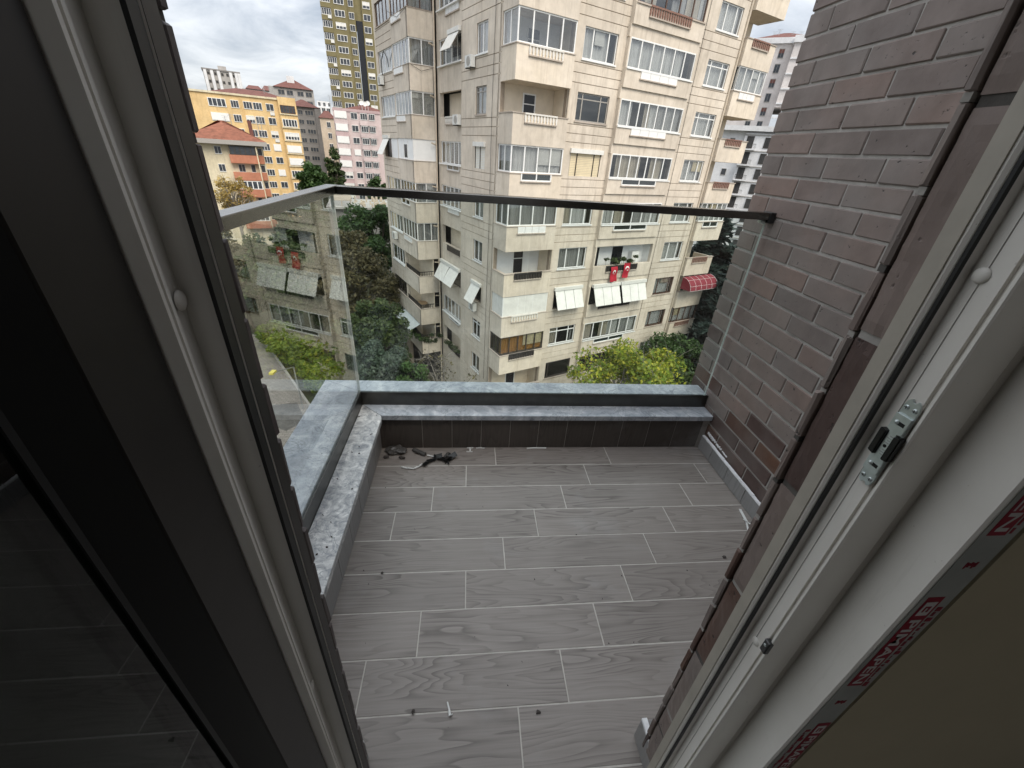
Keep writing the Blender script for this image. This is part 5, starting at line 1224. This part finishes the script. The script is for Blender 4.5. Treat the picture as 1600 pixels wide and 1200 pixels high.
def conifer(name, label, x, y, h, rx, leaf, seed=1, tiers=22, n=260, size=.34, group=None):
    """cedar-like: flat drooping sprays on whorled limbs"""
    r = np.random.RandomState(seed); e = tag(empty(name, (x, y, GZ)), label, 'tree', group); t = MB(); t.path([(0, 0, 0), (0, 0, h*.55), (0, 0, h)], [.022*h, .015*h, .03], 9); P_ = []
    for k in range(tiers):
        z = h*(.18+.80*k/tiers); ln = rx*(1-(k/tiers)**1.5)*r.uniform(.8, 1.1)+.3
        for j in range(6):
            a = r.uniform(0, 6.28); d = np.array([math.cos(a), math.sin(a), 0]); L2 = ln*r.uniform(.7, 1.1); end = np.array([0, 0, z])+d*L2+np.array([0, 0, .06*L2-.05*L2*L2*.25])
            t.path([(0, 0, z), tuple(np.array([0, 0, z])*.5+end*.5+np.array([0, 0, .12*L2])), tuple(end)], [.05, .03, .008], 5)
            m_ = int(n*L2/rx/6*3); s_ = r.uniform(.12, 1.05, m_)**.7; perp = np.array([-d[1], d[0], 0]); w_ = .34*L2*(1.15-s_)
            base = np.array([0, 0, z])+np.outer(s_, end-np.array([0, 0, z]))+np.outer(np.sin(s_*3.1)*.12*L2, [0, 0, 1]); P_.append(base+np.outer(r.uniform(-1, 1, m_)*w_, perp)+np.outer(r.uniform(-.14, .04, m_), [0, 0, 1]))
    t.build('trunk', 'bark', e); P_ = np.concatenate(P_); V, F = leaves(P_, size, seed, 1.6, 2.6); leafmesh('crown', V, F, leaf, e); return e
def at(az, el, d): return d*math.sin(rad(az)), d*math.cos(rad(az)), CAMZ+el*d
# yellow-green tree in front of the right facade
x, y, z = at(24.9, -.385, 23.5); tree('yellow_green_tree', 'round yellow green autumn tree in front of the cream right facade', x, y, z-GZ, 3.7, 3.4, 'leaf_yellow', 26000, .12, 3, 90, 'bark_pale', twigs=3, clr=.25)
# green and cedar behind the right corner
x, y, z = at(31.2, -.075, 46); conifer('cedar_tree', 'tall blue green cedar behind the right end of the cream block', x, y, z-GZ, 6.0, 'needle', 4, 24, 420, .42)
x, y, z = at(36.0, -.12, 40); conifer('cedar_tree', 'second cedar half hidden by the brick side wall', x, y, z-GZ, 5.0, 'needle', 14, 22, 380, .42)
x, y, z = at(31.0, -.33, 34); tree('leafy_tree', 'bright green leafy tree below the cedar beside the brick wall', x, y, z-GZ, 3.4, 4.2, 'leaf_green', 20000, .15, 8, 60)
x, y, z = at(33.5, -.43, 27); tree('leafy_tree', 'dark green tree right of the yellow green tree at the brick wall edge', x, y, z-GZ, 3.2, 3.4, 'leaf_dark', 18000, .14, 9, 50)
x, y, z = at(29.0, -.40, 40); tree('leafy_tree', 'dark tree at the foot of the end balconies', x, y, z-GZ, 3.5, 3.4, 'leaf_dark', 15000, .16, 10, 50)
# left of the block
x, y, z = at(-12.2, -.112, 52); tree('leafy_tree', 'bright green tree top beside the left wing of the cream block', x, y, z-GZ, 4.2, 4.2, 'leaf_green', 26000, .2, 21, 60)
x, y, z = at(-15.4, -.155, 42); tree('brown_tree', 'brownish leafy tree with pale bare branches left of the cream block', x, y, z-GZ, 4.6, 6.2, 'leaf_brown', 30000, .17, 22, 70, 'bark_pale', twigs=4)
x, y, z = at(-13.6, -.29, 33); tree('leafy_tree', 'dark evergreen tree below the brownish tree', x, y, z-GZ, 3.0, 4.6, 'leaf_dark', 22000, .15, 23, 60)
x, y, z = at(-20.0, -.19, 46); tree('leafy_tree', 'dark tree behind the left glass pane nearest the corner', x, y, z-GZ, 4.2, 4.6, 'leaf_dark', 24000, .19, 24, 60)
x, y, z = at(-24.0, -.17, 49); tree('leafy_tree', 'dark tree in the middle of the left glass pane', x, y, z-GZ, 4.4, 4.6, 'leaf_dark', 24000, .19, 25, 60)
x, y, z = at(-28.0, -.16, 52); tree('leafy_tree', 'dark tree at the left edge of the glass pane', x, y, z-GZ, 4.6, 4.8, 'leaf_brown', 22000, .19, 26, 60)
x, y, z = at(-12.6, -.43, 23.0); tree('silvery_shrub', 'large blue green shrub at the foot of the left wing', x, y, z-GZ, 2.8, 3.6, 'leaf_blue', 24000, .125, 31, 60)
x, y, z = at(-15.6, -.50, 20.5); tree('silvery_shrub', 'blue green shrub next to the glass corner above the marble', x, y, z-GZ, 2.2, 3.0, 'leaf_blue', 17000, .11, 32, 50)
x, y, z = at(-8.2, -.50, 21.5); tree('leafy_shrub', 'yellowish green shrub in front of the left wing', x, y, z-GZ, 1.8, 2.6, 'leaf_green', 13000, .10, 33, 40)
x, y, z = at(-4.2, -.47, 22.5); tree('bare_tree', 'bare grey twiggy tree in front of the left wall', x, y, z-GZ, 2.3, 2.6, 'leaf_brown', 500, .12, 34, 30, 'bark_pale', twigs=12)
# hedge row along the lane and lamp
for i, (az, el, d) in enumerate(((-26.16, -.3896, 46), (-25.26, -.4079, 43.9), (-24.21, -.4304, 41.6), (-23.06, -.4572, 39.2), (-21.95, -.4849, 36.9), (-20.89, -.5169, 34.6))):
    x, y, z = at(az, el, d); tree('hedge_tree', ['farthest', 'second farthest', 'third farthest', 'third nearest', 'second nearest', 'nearest'][i]+' lime green tree of the row along the paved lane', x+.3, y, z-GZ+1.7, 1.9, 1.9, 'leaf_lime', 8000, .15, 60+i, 34, group='lime green trees along the lane')
lx0, ly0, lz0 = at(-27.2, -.487, 30.5); lx1, ly1, lz1 = at(-24.6, -.4826, 33.0)
lam = tag(empty('street_lamp', (lx1, ly1, GZ)), 'street lamp with long pale arm and yellow head over the paved lane', 'street lamp')
MB().tube((0, 0, 0), (0, 0, lz1-GZ), .07, .05, 10).build('post', 'galv', lam); MB().tube((0, 0, lz1-GZ), (lx0-lx1, ly0-ly1, lz0-GZ), .045, .035, 8).build('arm', 'galv', lam)
MB().obox((lx0-lx1, ly0-ly1, lz0-GZ), (lx0-lx1, ly0-ly1, 0), (ly0-ly1, lx1-lx0, 0), (0, 0, 1), .55, .3, .14).build('lamp_head', 'lamp_yellow', lam)
# far trees
x, y, z = at(-18.4, -.038, 120); tree('leafy_tree', 'round green tree beside the yellow block in the distance', x, y, z-GZ, 3.6, 5.2, 'leaf_green', 16000, .32, 41, 60, clr=.3)
x, y, z = at(-16.0, -.004, 125); tree('cypress_tree', 'dark narrow cypress left of the pink block', x, y, z-GZ, 2.2, 10, 'leaf_dark', 14000, .32, 42, 70, clr=.42)
x, y, z = at(-11.4, -.064, 110); tree('leafy_tree', 'small green tree at the right foot of the pink block', x, y, z-GZ, 2.6, 3.6, 'leaf_green', 9000, .28, 43, 40, clr=.3)
x, y, z = at(-26.7, -.068, 70); tree('golden_tree', 'thin golden autumn tree in front of the orange banded house', x, y, z-GZ, 2.4, 2.6, 'leaf_gold', 3600, .16, 44, 40, 'bark_pale', twigs=3, clr=.3)
x, y, z = at(-20.5, -.10, 95); tree('leafy_tree', 'dark trees crown below the yellow block', x, y, z-GZ, 5, 5, 'leaf_dark', 11000, .36, 45, 50)
x, y, z = at(-15.3, -.10, 90); tree('leafy_tree', 'dark tree crown below the cypress', x, y, z-GZ, 4, 4, 'leaf_dark', 10000, .34, 46, 50)
# cluttered roof terrace between trees and pink block
rt = Town('roof_terrace', 'cluttered low roof terrace with timber pergola below the pink block', -13.2, 75, 0, 'building')
rt.box('wall', 'w_grey', -17.2, -8, 0, rt.z(-.128)); rt.box('slab', 'w_greylight', -17.4, -8, rt.z(-.128), rt.z(-.124), -.6, 10)
m = MB(); rng = random.Random(3)
for q in range(14): m.box(rt.u(-16.9), rt.u(-14.6), .2+.55*q, .35+.55*q, rt.z(-.113), rt.z(-.1115))
for a in (-16.8, -15.7, -14.7): m.box(rt.u(a), rt.u(a)+.15, .2, .35, rt.z(-.124), rt.z(-.113)); m.box(rt.u(a), rt.u(a)+.15, 7.2, 7.35, rt.z(-.124), rt.z(-.113))
m.build('pergola', 'ledge', rt.e)
m = MB()
for q in range(30):
    u = rt.u(rng.uniform(-14.4, -10.4)); y = rng.uniform(0, 8); w = rng.uniform(.1, .45); h = rng.uniform(.15, .9); m.box(u, u+w, y, y+w, rt.z(-.124), rt.z(-.124)+h)
m.build('terrace_clutter', 'w_tan', rt.e)
# balcony plants
def plant(name, label, F, u0, u1, w, z, leaf, n, seed, h=.5, drop=.3):
    r = np.random.RandomState(seed); cs, rs_ = [], []
    for k in range(9): u = u0+(u1-u0)*(k+r.uniform(-.3, .3))/8; p = atw(F.pt(u, w+r.uniform(-.1, .1), z+r.uniform(-drop, h))); cs.append(tuple(p)); rs_.append(r.uniform(.16, .32))
    c0 = atw(F.pt((u0+u1)/2, w, z)); e = tag(empty(name, c0), label, 'plant'); cs = [tuple(Vector(c)-c0) for c in cs]
    P_ = clump_pts(cs, rs_, n, r); V, F2 = leaves(P_, .11, seed, .2); leafmesh('foliage', V, F2, leaf, e); t = MB()
    for c in cs: t.tube((c[0], c[1], -.25), c, .012, .006, 4)
    t.build('stem', 'bark', e); return e
plant('balcony_plant', 'dark potted plants on the open balcony above the two flags', FR0, 8.5, 11.3, -.15, S(4)+.25, 'leaf_dark', 420, 71, .25, .05)
plant('balcony_plant', 'green plants spilling over the lowest balcony of the left wing, long side', FLA, 11.0, 14.2, .03, S(7)+.05, 'leaf_green', 1300, 72, .3, .45)
plant('balcony_plant', 'green plants spilling over the lowest balcony of the left wing, short side', FAR, -1.7, -.1, .03, S(7)+.10, 'leaf_dark', 900, 73, .35, .4)
plant('balcony_plant', 'dark plants on the lowest recessed balcony of the left wall', FL0, 7.0, 9.6, -.02, S(7)+.05, 'leaf_dark', 700, 74, .2, .3)
